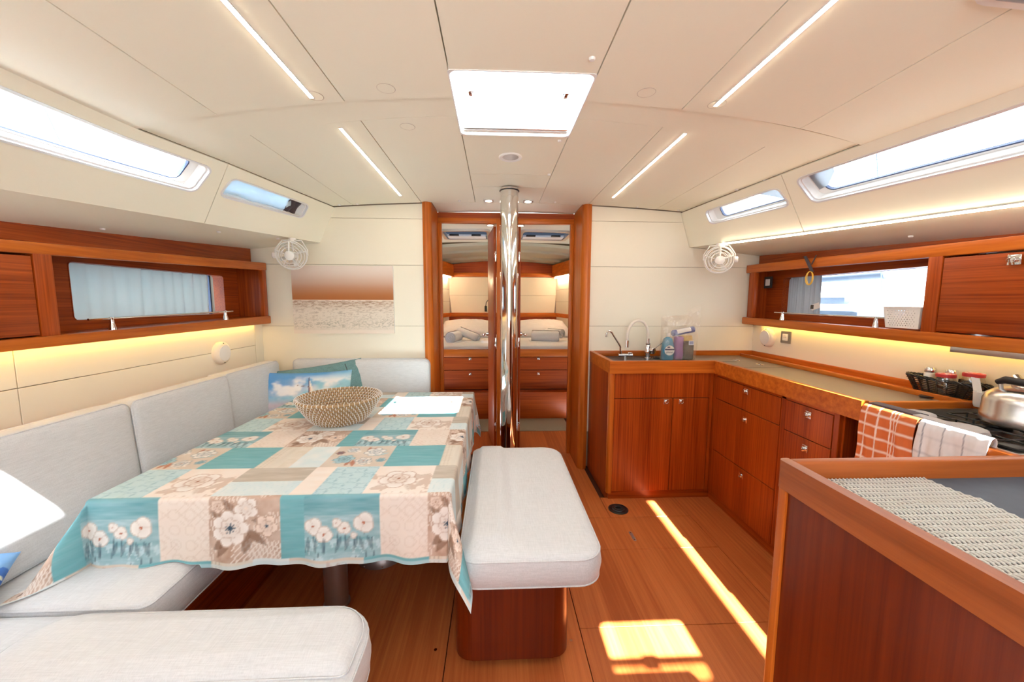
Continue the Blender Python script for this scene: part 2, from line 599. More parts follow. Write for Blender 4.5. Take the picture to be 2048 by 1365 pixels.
def cushion(name, x0, x1, y0, y1, z0, z1, Rc=0.06, edge=0.03, crown=0.015, label=None, cat='cushion', mat=None, tilt=None, ncorner=6, parent=None, piping=True, crownf=None, nside=8, group=None):
    """box cushion with sewn top and bottom seams"""
    rs = Rc if isinstance(Rc, (list, tuple)) else [Rc] * 4
    def outline(d):
        base = rrect(x0 + d, x1 - d, y0 + d, y1 - d, [max(r - d, 0.006) for r in rs], ncorner)
        out = []
        for i in range(len(base)):           # extra points along the straight sides
            a, b2 = base[i], base[(i + 1) % len(base)]
            out.append(a)
            if (i + 1) % (ncorner + 1) == 0:
                for k in range(1, nside):
                    t = k / nside
                    out.append((a[0] + (b2[0] - a[0]) * t, a[1] + (b2[1] - a[1]) * t))
        return out
    e = edge
    prof = [(e * 0.5, z0), (e * 0.12, z0 + e * 0.3), (0, z0 + e)]
    prof += [(-0.004, (z0 + z1) / 2), (0, z1 - e), (e * 0.10, z1 - e * 0.45), (e * 0.35, z1 - e * 0.12), (e * 0.9, z1)]
    cx, cy, hx, hy = (x0 + x1) / 2, (y0 + y1) / 2, (x1 - x0) / 2, (y1 - y0) / 2
    def cr(x, y):
        u, v = (x - cx) / hx, (y - cy) / hy
        return crown * max(0, 1 - u ** 4) * max(0, 1 - v ** 4) + (crownf(x, y) if crownf else 0)
    bm = nb()
    loft(bm, outline, prof, cr, 14)
    pb = None
    if piping:
        pb = nb()
        lp = outline(e * 0.10)
        tube(pb, [(x, y, z1 - e * 0.42) for (x, y) in lp], 0.0035, 6, closed=True)
        lp = outline(e * 0.12)
        tube(pb, [(x, y, z0 + e * 0.3) for (x, y) in lp], 0.003, 6, closed=True)
    base = ((x0 + x1) / 2, (y0 + y1) / 2, z0)
    if tilt is not None:
        for b_ in (bm, pb):
            if b_ is not None:
                bmesh.ops.transform(b_, matrix=tilt, verts=b_.verts[:])
        base = tuple(tilt @ Vector(base))
    o = obj(name, bm, mat or M['cream_fabric'], loc=base, smooth=60)
    tag(o, label, cat, group)
    if pb is not None:
        obj('piping', pb, mat or M['cream_fabric'], o, smooth=60)
    return o

def grid_obj(name, pts, cols, mat, parent=None, loc=None, close=None, smooth=60):
    """pts: (nu, nv, 3) array in world coordinates; cols: (nu, nv, 3) linear colours or None"""
    nu, nv = pts.shape[:2]
    base = np.array(LOC[parent] if parent is not None else (loc or (0, 0, 0)))
    me = bpy.data.meshes.new(name)
    idx = np.arange(nu * nv).reshape(nu, nv)
    q = np.stack([idx[:-1, :-1], idx[1:, :-1], idx[1:, 1:], idx[:-1, 1:]], -1).reshape(-1, 4)
    me.from_pydata((pts.reshape(-1, 3) - base).tolist(), [], q.tolist())
    if cols is not None:
        ca = me.color_attributes.new('print', 'FLOAT_COLOR', 'POINT')
        c4 = np.ones((nu * nv, 4), np.float32)
        c4[:, :3] = np.clip(cols.reshape(-1, 3), 0, 1)
        ca.data.foreach_set('color', c4.ravel())
    me.shade_smooth()
    me.update()
    me.materials.append(mat)
    o = bpy.data.objects.new(name, me)
    COL.objects.link(o)
    if parent is not None:
        o.parent = parent
    else:
        o.location = base
    LOC[o] = Vector(base)
    return o

# smooth numpy noise for the prints
def vnoise(u, v, seed, octaves=3):
    out = np.zeros_like(u)
    amp = 1.0
    tot = 0
    for k in range(octaves):
        g = np.random.RandomState(seed + k).rand(64, 64)
        iu, iv = np.floor(u).astype(int), np.floor(v).astype(int)
        fu, fv = u - iu, v - iv
        fu, fv = fu * fu * (3 - 2 * fu), fv * fv * (3 - 2 * fv)
        a = g[iu % 64, iv % 64]
        b2 = g[(iu + 1) % 64, iv % 64]
        c = g[iu % 64, (iv + 1) % 64]
        d = g[(iu + 1) % 64, (iv + 1) % 64]
        out += amp * (a * (1 - fu) * (1 - fv) + b2 * fu * (1 - fv) + c * (1 - fu) * fv + d * fu * fv)
        tot += amp
        amp *= 0.5
        u, v = u * 2.03, v * 2.03
    return out / tot

def s2l(c):
    c = np.asarray(c, float) / 255.0
    return np.where(c < 0.04045, c / 12.92, ((c + 0.055) / 1.055) ** 2.4)

def clamp01(x):
    return np.clip(x, 0, 1)

def sstep(a, b, x):
    t = clamp01((x - a) / (b - a))
    return t * t * (3 - 2 * t)

def mixc(c, new, f):
    f = np.asarray(f)[..., None]
    return c * (1 - f) + np.asarray(new) * f

# ================================================================== THE SETTING
AX = 0.096                      # the boat's centre line
def cz(x):
    return 2.105 - 0.0275 * (x - 0.1) ** 2
def step1(x):
    return 1.487 + 0.075 * (x - AX) ** 2
def step2(x):
    return step1(x) + 0.148 + 0.03 * (x - AX) ** 2

def ip(P, y, k):
    P = sorted(P)
    return float(np.interp(y, [p[0] for p in P], [p[k] for p in P]))
UL = [(3.3, -1.16), (3.05, -1.195), (2.08, -1.345), (1.66, -1.43), (1.26, -1.452), (-1, -1.46)]
UR = [(3.3, 1.425), (3.05, 1.449), (2.036, 1.546), (1.6, 1.6), (1.196, 1.657), (-1, 1.67)]
LL = [(3.05, -1.310, 1.802), (2.17, -1.56, 1.774), (1.43, -1.70, 1.74), (1.2, -1.735, 1.73), (-1, -1.75, 1.73)]
LR = [(3.05, 1.528, 1.795), (2.2, 1.775, 1.765), (1.37, 1.94, 1.73), (1.2, 1.97, 1.722), (-1, 1.98, 1.722)]
def chamfer(side):
    U, L = (UL, LL) if side == 'L' else (UR, LR)
    sg = -1 if side == 'L' else 1
    def f(y, t, w):
        ux = ip(U, y, 1)
        u = Vector((ux, y, cz(ux)))
        l = Vector((ip(L, y, 1), y, ip(L, y, 2)))
        d = (l - u)
        nrm = Vector((sg * -d.z, 0, sg * d.x * 1.0)).normalized()
        if nrm.z < 0:
            nrm = -nrm
        return u + d * t + nrm * w
    return f
CH = {'L': chamfer('L'), 'R': chamfer('R')}

# ---- floor
bm = nb()
box(bm, -1.9, 2.2, -1.0, 3.3, -0.07, -0.011)
box(bm, -0.62, 0.9, 3.3, 4.6, -0.07, -0.011)
floor = struct('floor', bm, M['dark_wood'])
g = 0.0016
for (x0, x1, y0, y1) in [(0.352, 1.247, 0.55, 1.444), (0.352, 1.247, 1.444, 1.942), (0.352, 1.247, 1.942, 2.252),
                         (1.247, 1.50, 0.55, 2.50), (0.73, 1.247, 2.252, 2.50), (0.352, 0.73, 2.252, 3.3),
                         (-0.19, 0.352, 0.55, 3.3), (-1.15, -0.19, 0.55, 3.0), (-1.85, 2.15, -0.98, 0.55),
                         (-0.55, 0.75, 3.3, 4.45)]:
    bm = nb()
    box(bm, x0 + g, x1 - g, y0 + g, y1 - g, -0.0105, 0.0, 0.0008, 1)
    obj('floor_board', bm, M['floor'], floor)

# ---- ceiling backing with the hatch openings, and the panels under it
HATCH_COMP = (-0.14, 0.34, -0.88, -0.50)     # companionway slide, open
HATCH_AFT_R = (1.228, 1.60, -0.110, 0.175)
HATCH_AFT_L = (-1.09, -0.955, 0.05, 0.435)
HATCH_MID = (-0.150, 0.333, 1.316, 1.792)
bm = nb()
def roof(u, v, wz):
    return Vector((u, v, cz(u) + wz))
hl = []
for h in (HATCH_COMP, HATCH_AFT_R, HATCH_AFT_L, HATCH_MID):
    hl.append(rrect(h[0] - 0.015, h[1] + 0.015, h[2] - 0.015, h[3] + 0.015, 0.03, 4))
oa = [(-1.50, -1.0), (-0.8, -1.0), (0.1, -1.0), (1.0, -1.0), (1.72, -1.0), (1.70, 1.2), (1.63, 1.9), (1.50, 3.36), (0.7, 3.36), (0.1, 3.36), (-0.6, 3.36), (-1.22, 3.36), (-1.42, 2.0), (-1.50, 1.2)]
plate(bm, oa, hl, roof, 0.024, 0.055)
ceiling = struct('ceiling', bm, M['gap'])

def cpanel(x0, x1, f0, f1, dz=0.0, nx=6, ny=6):
    """ceiling panel between x0..x1 (numbers or functions of y) and the curves f0..f1"""
    bm = nb()
    G = []
    th = 0.02
    for layer in (0, 1):
        L = []
        for i in range(nx + 1):
            row = []
            for j in range(ny + 1):
                tx, ty = i / nx, j / ny
                ya, yb = (f0(0) if not callable(x0) else 0, 0)
                xg = (x0 if not callable(x0) else x0(1.0)) * (1 - tx) + (x1 if not callable(x1) else x1(1.0)) * tx
                y = f0(xg) * (1 - ty) + f1(xg) * ty
                xa = x0(y) if callable(x0) else x0
                xb = x1(y) if callable(x1) else x1
                x = xa * (1 - tx) + xb * tx
                row.append(bm.verts.new((x, y, cz(x) + dz + th * layer)))
            L.append(row)
        G.append(L)
    for i in range(nx):
        for j in range(ny):
            bm.faces.new((G[0][i][j], G[0][i][j + 1], G[0][i + 1][j + 1], G[0][i + 1][j]))
            bm.faces.new((G[1][i][j], G[1][i + 1][j], G[1][i + 1][j + 1], G[1][i][j + 1]))
    for i in range(nx):
        for j in (0, ny):
            bm.faces.new((G[0][i][j], G[0][i + 1][j], G[1][i + 1][j], G[1][i][j]))
    for j in range(ny):
        for i in (0, nx):
            bm.faces.new((G[0][i][j], G[0][i][j + 1], G[1][i][j + 1], G[1][i][j]))
    return obj('ceiling_panel', bm, M['vinyl'], ceiling)
gp = 0.0022
K = lambda v: (lambda x: v)
EL = lambda y: ip(UL, y, 1) - 0.004
ER = lambda y: ip(UR, y, 1) + 0.004
s1m = lambda x: step1(x) - 0.006
s1p = lambda x: step1(x) + 0.006
s2m = lambda x: step2(x) - gp * 0.7
s2p = lambda x: step2(x) + gp * 0.7
FW = K(2.985)
XA, XB, XC, XD = -0.149, 0.336, -0.553, 0.715
XE, XF = -1.062, 1.248
# aft of the beam
cpanel(XA + gp, XB - gp, K(0.0), K(HATCH_MID[2] - 0.002))
cpanel(XC + gp, XA - gp, K(0.56), s1m)
cpanel(XB + gp, XD - gp, K(0.36), s1m)
cpanel(XE + gp, XC - gp, K(0.56), s1m)
cpanel(XD + gp, XF - gp, K(0.36), s1m)
cpanel(EL, XE - gp, K(0.56), s1m)
cpanel(XF + gp, ER, K(0.36), s1m)
# beam band and forward panels, a touch lower than the aft ones
DZ = 0.009
cpanel(EL, XA - gp, s1p, s2m, DZ, 10)
cpanel(XB + gp, ER, s1p, s2m, DZ, 10)
cpanel(XC + gp, XA - gp, s2p, FW, DZ)
cpanel(XB + gp, XD - gp, s2p, FW, DZ)
cpanel(XE + gp, XC - gp, s2p, FW, DZ)
cpanel(XD + gp, XF - gp, s2p, FW, DZ)
cpanel(EL, XE - gp, s2p, FW, DZ)
cpanel(XF + gp, ER, s2p, FW, DZ)
cpanel(XA + gp, XB - gp, K(HATCH_MID[3] + 0.002), K(2.345), DZ)
cpanel(XA + gp, XB - gp, K(2.349), K(2.60), DZ)
cpanel(XA + gp, XB - gp, K(2.604), K(2.99), DZ)
cpanel(-0.476, 0.670, K(2.992), K(3.31), DZ)
# aft ends with the small hatches (outside the picture)
def holed(x0, x1, y0, y1, h):
    bm = nb()
    hs = [rrect(h[0], h[1], h[2], h[3], 0.03, 4)] if h else []
    n = 8
    o = [(x0 + (x1 - x0) * i / n, y0) for i in range(n + 1)] + [(x1 + (x0 - x1) * i / n, y1) for i in range(n + 1)]
    plate(bm, o, hs, roof, 0.0, 0.022)
    obj('ceiling_panel', bm, M['vinyl'], ceiling)
holed(0.45, 1.67, -0.98, 0.357, HATCH_AFT_R)
holed(-1.455, -0.25, -0.98, 0.557, HATCH_AFT_L)
holed(-0.247, 0.447, -0.98, -0.003, HATCH_COMP)
# flush round covers over the lamp wells and the little white fixing caps
for (x, y) in [(-0.379, 1.426), (0.537, 1.408), (-0.375, 1.737), (-0.645, 1.47), (0.822, 1.455)]:
    bm = nb()
    zz = cz(x) + (DZ if y > 1.6 else 0)
    torus(bm, (x, y, zz - 0.0004), 0.031, 0.0010, n=32, m=4)
    obj('round_cover', bm, M['seam'], ceiling)
    bm = nb()
    cyl(bm, (x, y, zz - 0.0012), 0.0300, 0.004, n=32)
    obj('round_cover', bm, M['vinyl'], ceiling)
def cap_bm(p, nrm):
    bm = nb()
    lathe(bm, [(0.0105, -0.001), (0.0105, 0.003), (0.008, 0.007), (0, 0.0085)], p, nrm, 14)
    return bm
for (x, y) in [(0.298, 1.235), (0.304, 1.855), (0.322, 2.33), (-1.345, 2.25), (-1.315, 2.42), (1.545, 2.19), (1.50, 2.38), (-1.02, 2.955), (-0.265, 2.94), (0.452, 2.94), (1.09, 2.955), (1.41, 2.95), (-1.15, 2.955)]:
    obj('screw_cap', cap_bm((x, y, cz(x) + (DZ if y > 1.6 else 0)), (0, 0, -1)), M['white_plastic'], ceiling)

# ---- sides of the coachroof with their windows
WIN = {'big': (-0.15, 2.012, 0.135, 0.545), 'small': (2.135, 2.735, 0.165, 0.495)}
for side, nm in (('L', 'wall_left_upper'), ('R', 'wall_right_upper')):
    f = CH[side]
    def ffl(u, v, wz, f=f):
        return f(u, v, wz)
    bm = nb()
    big, small = WIN['big'], WIN['small']
    ys = np.linspace(-1.0, 3.04, 25)
    outer = [(y, -0.01) for y in ys] + [(y, 1.0) for y in ys[::-1]]
    holes = []
    def whole(wn, grow=0.0):
        y0, y1, t0, t1 = wn
        # rounded corners in metric terms: t is about 0.4 m long
        pts = rrect(y0 - grow, y1 + grow, t0 * 0.42 - grow, t1 * 0.42 + grow, 0.035 + grow, 6)
        out = []
        n = len(pts)
        for i in range(n):
            a, b2 = pts[i], pts[(i + 1) % n]
            out.append((a[0], a[1] / 0.42))
            L = math.hypot(b2[0] - a[0], b2[1] - a[1])
            if L > 0.25:
                m = int(L / 0.15)
                out += [(a[0] + (b2[0] - a[0]) * k / m, (a[1] + (b2[1] - a[1]) * k / m) / 0.42) for k in range(1, m)]
        return out
    hb, hs = whole(big), whole(small)
    base = nb()
    plate(base, [(y, -0.03) for y in ys] + [(y, 1.03) for y in ys[::-1]], [whole(big, 0.004), whole(small, 0.004)], ffl, 0.014, 0.05)
    wall = struct(nm, base, M['gap'])
    # two panels with a seam between them
    def seam(t):
        return 2.066 + 0.102 * t
    ys1 = [y for y in ys if y < 2.0]
    bm = nb()
    plate(bm, [(y, 0.0) for y in ys1] + [(seam(0) - gp, 0.0), (seam(1) - gp, 1.0)] + [(y, 1.0) for y in ys1[::-1]], [hb], ffl, 0.0, 0.0135)
    obj('panel', bm, M['vinyl'], wall)
    ys2 = [y for y in ys if y > 2.25]
    bm = nb()
    plate(bm, [(seam(0) + gp, 0.0)] + [(y, 0.0) for y in ys2] + [(y, 1.0) for y in ys2[::-1]] + [(seam(1) + gp, 1.0)], [hs], ffl, 0.0, 0.0135)
    obj('panel', bm, M['vinyl'], wall)
    for k, wn in enumerate((big, small)):
        lin = whole(wn)
        win = struct('window_%d' % ({'L': 1, 'R': 3}[side] + k), ring_plate(nb(), whole(wn, 0.006), whole(wn, -0.003), ffl, -0.004, 0.052), M['alu_frame'])
        # deep white liner steps, dark seal, pane
        obj('window_frame', ring_plate(nb(), whole(wn, -0.002), whole(wn, -0.010), ffl, 0.010, 0.060), M['gelcoat'], win)
        y0, y1, t0, t1 = wn
        pw = (y0 + 0.01, y1 - 0.055, t0 + 0.02, t1 - 0.05) if k == 0 else (y0 + 0.01, y1 - 0.075, t0 + 0.02, t1 - 0.05)
        bm = nb()
        plate(bm, whole(wn, 0.0), [whole(pw)], ffl, 0.050, 0.056)
        obj('window_surround', bm, M['gelcoat'], win)
        obj('window_seal', ring_plate(nb(), whole(pw, 0.0005), whole(pw, -0.005), ffl, 0.046, 0.060), M['blue_trim'], win)
        bm = nb()
        plate(bm, whole(pw, 0.001), [], ffl, 0.058, 0.062)
        obj('window_pane', bm, M['glass'], win, smooth=None)

# ---- soffits outboard of the coachroof sides
SOL = [(3.04, -1.83, 1.752), (1.42, -1.85, 1.640), (-1, -1.85, 1.62)]
SOR = [(3.04, 2.10, 1.735), (1.49, 2.15, 1.636), (-1, 2.16, 1.62)]
for side, nm, Lo, So in (('L', 'trim_1', LL, SOL), ('R', 'trim_2', LR, SOR)):
    bm = nb()
    rows = []
    sg = -1 if side == 'L' else 1
    for y in np.linspace(-1, 3.0, 41):
        a = Vector((ip(Lo, y, 1) - 0.001 * sg, y, ip(Lo, y, 2)))
        S_ = Vector((ip(So, y, 1), y, ip(So, y, 2)))
        b2 = S_ + (S_ - a) * (0.16 / abs(S_.x - a.x))
        rows.append([bm.verts.new(a), bm.verts.new(S_), bm.verts.new(b2), bm.verts.new(b2 + Vector((0, 0, 0.03))), bm.verts.new(a + Vector((sg * 0.03, 0, 0.03)))])
    for i in range(len(rows) - 1):
        for k in range(5):
            bm.faces.new((rows[i][k], rows[i][(k + 1) % 5], rows[i + 1][(k + 1) % 5], rows[i + 1][k]))
    bm.faces.new(rows[0])
    bm.faces.new(rows[-1][::-1])
    tr = struct(nm, bm, M['vinyl'])
    caps = [(-1.80, 1.87), (-1.60, 2.33), (-1.47, 2.70)] if side == 'L' else [(2.04, 1.82), (1.66, 2.66)]
    for (x, y) in caps:
        xa, za = ip(Lo, y, 1), ip(Lo, y, 2)
        xb, zb = ip(So, y, 1), ip(So, y, 2)
        z = za + (zb - za) * (x - xa) / (xb - xa)
        obj('screw_cap', cap_bm((x, y, z), (0, 0, -1)), M['white_plastic'], tr)

# ---- unseen white side decks, added to bounce light through the coachroof windows
for nm, s, Lo in (('trim_9', -1, LL), ('trim_10', 1, LR)):
    bm = nb()
    rows = []
    for y in np.linspace(-2.0, 4.2, 14):
        yy = min(max(y, -1), 3.05)
        x0d = ip(Lo, yy, 1) + s * 0.06
        zd = ip(Lo, yy, 2) + 0.06
        xo = s * (2.30 if s < 0 else 2.52)
        rows.append([bm.verts.new((x0d, y, zd)), bm.verts.new((xo, y, zd - 0.03)), bm.verts.new((xo, y, zd + 0.03)), bm.verts.new((xo + s * 0.06, y, zd + 0.03)), bm.verts.new((xo + s * 0.10, y, zd - 0.25))])
    for i in range(len(rows) - 1):
        for k in range(4):
            bm.faces.new((rows[i][k], rows[i][k + 1], rows[i + 1][k + 1], rows[i + 1][k]))
    struct(nm, bm, M['gelcoat'])

bm = nb()
box(bm, -1.9, 2.1, -4.2, -1.06, 0.80, 0.93, 0.02)
box(bm, -1.9, -1.3, -4.2, -1.06, 0.93, 1.35, 0.03)
box(bm, 1.5, 2.1, -4.2, -1.06, 0.93, 1.35, 0.03)
struct('trim_11', bm, M['deck'])  # unseen pale cockpit deck, added to bounce sunlight up to the ceiling

# ---- front bulkhead: backing, cream panels in courses, doorway between the pillars
bm = nb()
box(bm, -2.05, -0.50, 3.012, 3.04, 0.0, 2.18)
box(bm, 0.70, 2.35, 3.012, 3.04, 0.0, 2.18)
wall_front = struct('wall_front', bm, M['gap'])
def clip(poly, z0, z1):
    def half(P, keep, zc):
        out = []
        for i in range(len(P)):
            a, b2 = P[i], P[(i + 1) % len(P)]
            ka, kb = keep(a), keep(b2)
            if ka:
                out.append(a)
            if ka != kb:
                t = (zc - a[1]) / (b2[1] - a[1])
                out.append((a[0] + (b2[0] - a[0]) * t, zc))
        return out
    P = half(poly, lambda p: p[1] >= z0, z0)
    return half(P, lambda p: p[1] <= z1, z1)
PL = [(-0.545, 0.0), (-0.545, cz(-0.545) + 0.005), (-0.9, cz(-0.9) + 0.005), (-1.205, cz(-1.205) + 0.005), (-1.325, 1.799), (-1.93, 1.742), (-1.93, 0.0)]
PR = [(0.742, 0.0), (0.742, cz(0.742) + 0.005), (1.1, cz(1.1) + 0.005), (1.452, cz(1.452) + 0.005), (1.535, 1.792), (2.19, 1.725), (2.19, 0.0)]
for P in (PL, PR):
    for (z0, z1) in ((0.3, 1.168), (1.168, 1.637), (1.637, 1.985), (1.985, 2.2)):
        q = clip(P, z0 + 0.0015, z1 - 0.0015)
        bm = nb()
        plate(bm, q, [], lambda u, v, wz: Vector((u, 3.0 + wz, v)), 0.0, 0.0115)
        obj('panel', bm, M['wall_panel'], wall_front)

# ---- hull sides
bm = nb()
plate(bm, [(-1.0, 0.0), (3.01, 0.0), (3.01, 1.9), (-1.0, 1.9)], [rrect(1.80, 2.83, 1.25, 1.56, 0.03, 4)], lambda u, v, wz: Vector((-2.0 - wz, u, v)), 0.0, 0.05)
box(bm, -1.84, -1.80, -1.0, 3.0, 0.0, 1.2)
wall_left = struct('wall_left', bm, M['gap'])
for (y0, y1, z0, z1) in ((1.4815, 2.90, 1.0315, 1.2), (-0.98, 1.4785, 1.0315, 1.2), (1.4815, 2.90, 0.5, 1.0285), (-0.98, 1.4785, 0.5, 1.0285), (2.903, 2.999, 0.5, 1.2)):
    bm = nb()
    box(bm, -1.80, -1.788, y0, y1, z0, z1, 0.001, 1)
    obj('panel', bm, M['wall_panel'], wall_left)
bm = nb()
plate(bm, [(-1.0, 0.0), (3.01, 0.0), (3.01, 1.9), (-1.0, 1.9)], [rrect(1.66, 2.84, 1.25, 1.56, 0.03, 4)], lambda u, v, wz: Vector((2.26 + wz, u, v)), 0.0, 0.05)
box(bm, 2.112, 2.14, -1.0, 3.0, 0.0, 1.2)
wall_right = struct('wall_right', bm, M['gap'])
bm = nb()
box(bm, 2.10, 2.112, 0.0, 2.999, 0.6, 1.21, 0.001, 1)
obj('panel', bm, M['wall_panel'], wall_right)
# hull window panes
for nm, x, y0, y1 in (('window_5', -2.04, 1.79, 2.84), ('window_6', 2.30, 1.65, 2.85)):
    s = -1 if x < 0 else 1
    fr = struct(nm, ring_plate(nb(), rrect(y0 - 0.02, y1 + 0.02, 1.235, 1.575, 0.04, 5), rrect(y0 + 0.02, y1 - 0.02, 1.262, 1.548, 0.03, 5), lambda u, v, wz, x=x: Vector((x + wz, u, v)), -0.01, 0.012), M['blue_trim'])
    bm = nb()
    plate(bm, rrect(y0, y1, 1.245, 1.565, 0.03, 5), [], lambda u, v, wz, x=x: Vector((x + wz, u, v)), -0.002, 0.002)
    obj('window_pane', bm, M['glass'], fr, smooth=None)

# ---- aft bulkhead with the open companionway and the two aft ports
bm = nb()
plate(bm, [(-2.1, 0.0), (2.4, 0.0), (2.4, 1.6), (1.75, 2.06), (0.1, 2.13), (-1.55, 2.06), (-2.1, 1.6)],
      [rrect(-0.55, 0.75, 0.96, 2.02, 0.05, 4)],
      lambda u, v, wz: Vector((u, -1.02 - wz, v)), 0.0, 0.03)
wall_back = struct('wall_back', bm, M['wall_panel'])
bm = nb()
ring_plate(bm, rrect(-0.57, 0.77, 0.94, 2.04, 0.06, 5), rrect(-0.54, 0.74, 0.97, 2.01, 0.05, 5), lambda u, v, wz: Vector((u, -1.0 - wz, v)), 0.0, 0.07)
obj('companionway_frame', bm, M['solid_z'], wall_back)

# ---- deck hatches as windows
def hatch(nm, h, handles=True, blindbar=False, dep=0.065, lip=0.004, pane='smoke_glass'):
    x0, x1, y0, y1 = h
    z = cz((x0 + x1) / 2)
    F = lambda u, v, wz: Vector((u, v, z + wz))
    fr = struct(nm, ring_plate(nb(), rrect(x0 - 0.004, x1 + 0.004, y0 - 0.004, y1 + 0.004, 0.012, 4), rrect(x0 + lip, x1 - lip, y0 + lip, y1 - lip, 0.03, 4), F, -0.003, dep), M['gelcoat'])
    obj('hatch_frame', ring_plate(nb(), rrect(x0 - 0.03, x1 + 0.03, y0 - 0.03, y1 + 0.03, 0.02, 4), rrect(x0 - 0.012, x1 + 0.012, y0 - 0.012, y1 + 0.012, 0.04, 4), F, dep - 0.005, dep + 0.015), M['alu_frame'], fr)
    bm = nb()
    plate(bm, rrect(x0 - 0.02, x1 + 0.02, y0 - 0.02, y1 + 0.02, 0.03, 4), [], F, dep + 0.015, dep + 0.023)
    obj('hatch_pane', bm, M[pane], fr, smooth=None)
    if handles:
        for xx in (x0 + 0.055, x1 - 0.055):
            bm = nb()
            cyl(bm, (xx, y0 + 0.25, z + 0.062), 0.012, 0.018, n=12)
            box(bm, xx - 0.008, xx + 0.008, y0 + 0.225, y0 + 0.275, z + 0.052, z + 0.062, 0.003)
            obj('hatch_handle', bm, M['chrome'], fr)
    if blindbar:
        bm = nb()
        box(bm, x0 + 0.012, x1 - 0.012, y1 - 0.040, y1 - 0.012, z + 0.002, z + 0.022, 0.004)
        obj('blind_cassette', bm, M['white_plastic'], fr)
        bm = nb()
        cyl(bm, (x0 + 0.016, y1 - 0.046, z + 0.010), 0.006, x1 - x0 - 0.032, (1, 0, 0), 10)
        obj('blind_bar', bm, M['brushed'], fr)
    return fr
hatch('window_7', HATCH_MID, True, True, dep=0.045, lip=0.0005)
hatch('window_8', HATCH_AFT_L, False, dep=0.03, lip=0.004)
hatch('window_12', HATCH_AFT_R, False, dep=0.03, lip=0.004, pane='glass')
F = lambda u, v, wz: Vector((u, v, cz(u) + wz))
bm = nb()
box(bm, 1.22, 1.61, -0.030, -0.008, cz(1.4) + 0.006, cz(1.4) + 0.03)
box(bm, 1.36, 1.41, -0.045, 0.012, cz(1.4) + 0.004, cz(1.4) + 0.012)
struct('trim_12', bm, M['alu_frame'])
bm = nb()
plate(bm, [(1.225, -0.11), (1.60, -0.11), (1.60, -0.02), (1.225, -0.02)], [], F, 0.016, 0.019)
struct('trim_13', bm, M['obscured'])
# hatch with its silvery blind drawn, at the right edge of the picture
x0, x1, y0, y1 = 1.085, 1.60, 0.37, 0.925
F = lambda u, v, wz: Vector((u, v, cz(u) + wz))
def dens(l):
    out = []
    for i in range(len(l)):
        a, b2 = l[i], l[(i + 1) % len(l)]
        m = max(1, int(math.hypot(b2[0] - a[0], b2[1] - a[1]) / 0.06))
        out += [(a[0] + (b2[0] - a[0]) * k / m, a[1] + (b2[1] - a[1]) * k / m) for k in range(m)]
    return out
hb = struct('window_9', ring_plate(nb(), dens(rrect(x0, x1, y0, y1, 0.07, 5)), dens([(p[0] * 0.955 + (x0 + x1) / 2 * 0.045, p[1] * 0.955 + (y0 + y1) / 2 * 0.045) for p in rrect(x0, x1, y0, y1, 0.07, 5)])[:0] or [(p[0] * 0.94 + (x0 + x1) / 2 * 0.06, p[1] * 0.94 + (y0 + y1) / 2 * 0.06) for p in dens(rrect(x0, x1, y0, y1, 0.07, 5))], F, -0.014, 0.0), M['gelcoat'])
bm = nb()
plate(bm, [(p[0] * 0.93 + (x0 + x1) / 2 * 0.07, p[1] * 0.93 + (y0 + y1) / 2 * 0.07) for p in dens(rrect(x0, x1, y0, y1, 0.07, 5))], [], F, -0.008, -0.004)
obj('blind', bm, M['alu_frame'], hb)
bm = nb()
box(bm, x0 + 0.03, x1 - 0.03, y1 - 0.062, y1 - 0.04, cz(1.34) - 0.018, cz(1.34) - 0.008, 0.003)
obj('blind_bar', bm, M['alu_frame'], hb)

# ---- doorway: rounded pillars, recess sides, frame, two doors folded open into the cabin
for nm, xo, xi in (('trim_3', -0.545, -0.478), ('trim_4', 0.742, 0.672)):
    s = 1 if xi > xo else -1
    bm = nb()
    prof = []
    r = abs(xi - xo)
    pts = [(xo, 3.01), (xo, 2.965)]
    for k in range(0, 9):
        a = R(90 * k / 8)
        pts.append((xi - s * 0.045 + s * 0.045 * math.sin(a), 2.95 + 0.045 - 0.045 * math.cos(a)))
    pts += [(xi, 3.31), (xi - s * 0.03, 3.31), (xi - s * 0.03, 3.01)]
    if s < 0:
        pts = pts[::-1]
    plate(bm, pts, [], lambda u, v, wz: Vector((u, v, wz)), 0.0, 2.102)
    struct(nm, bm, M['solid_z'])
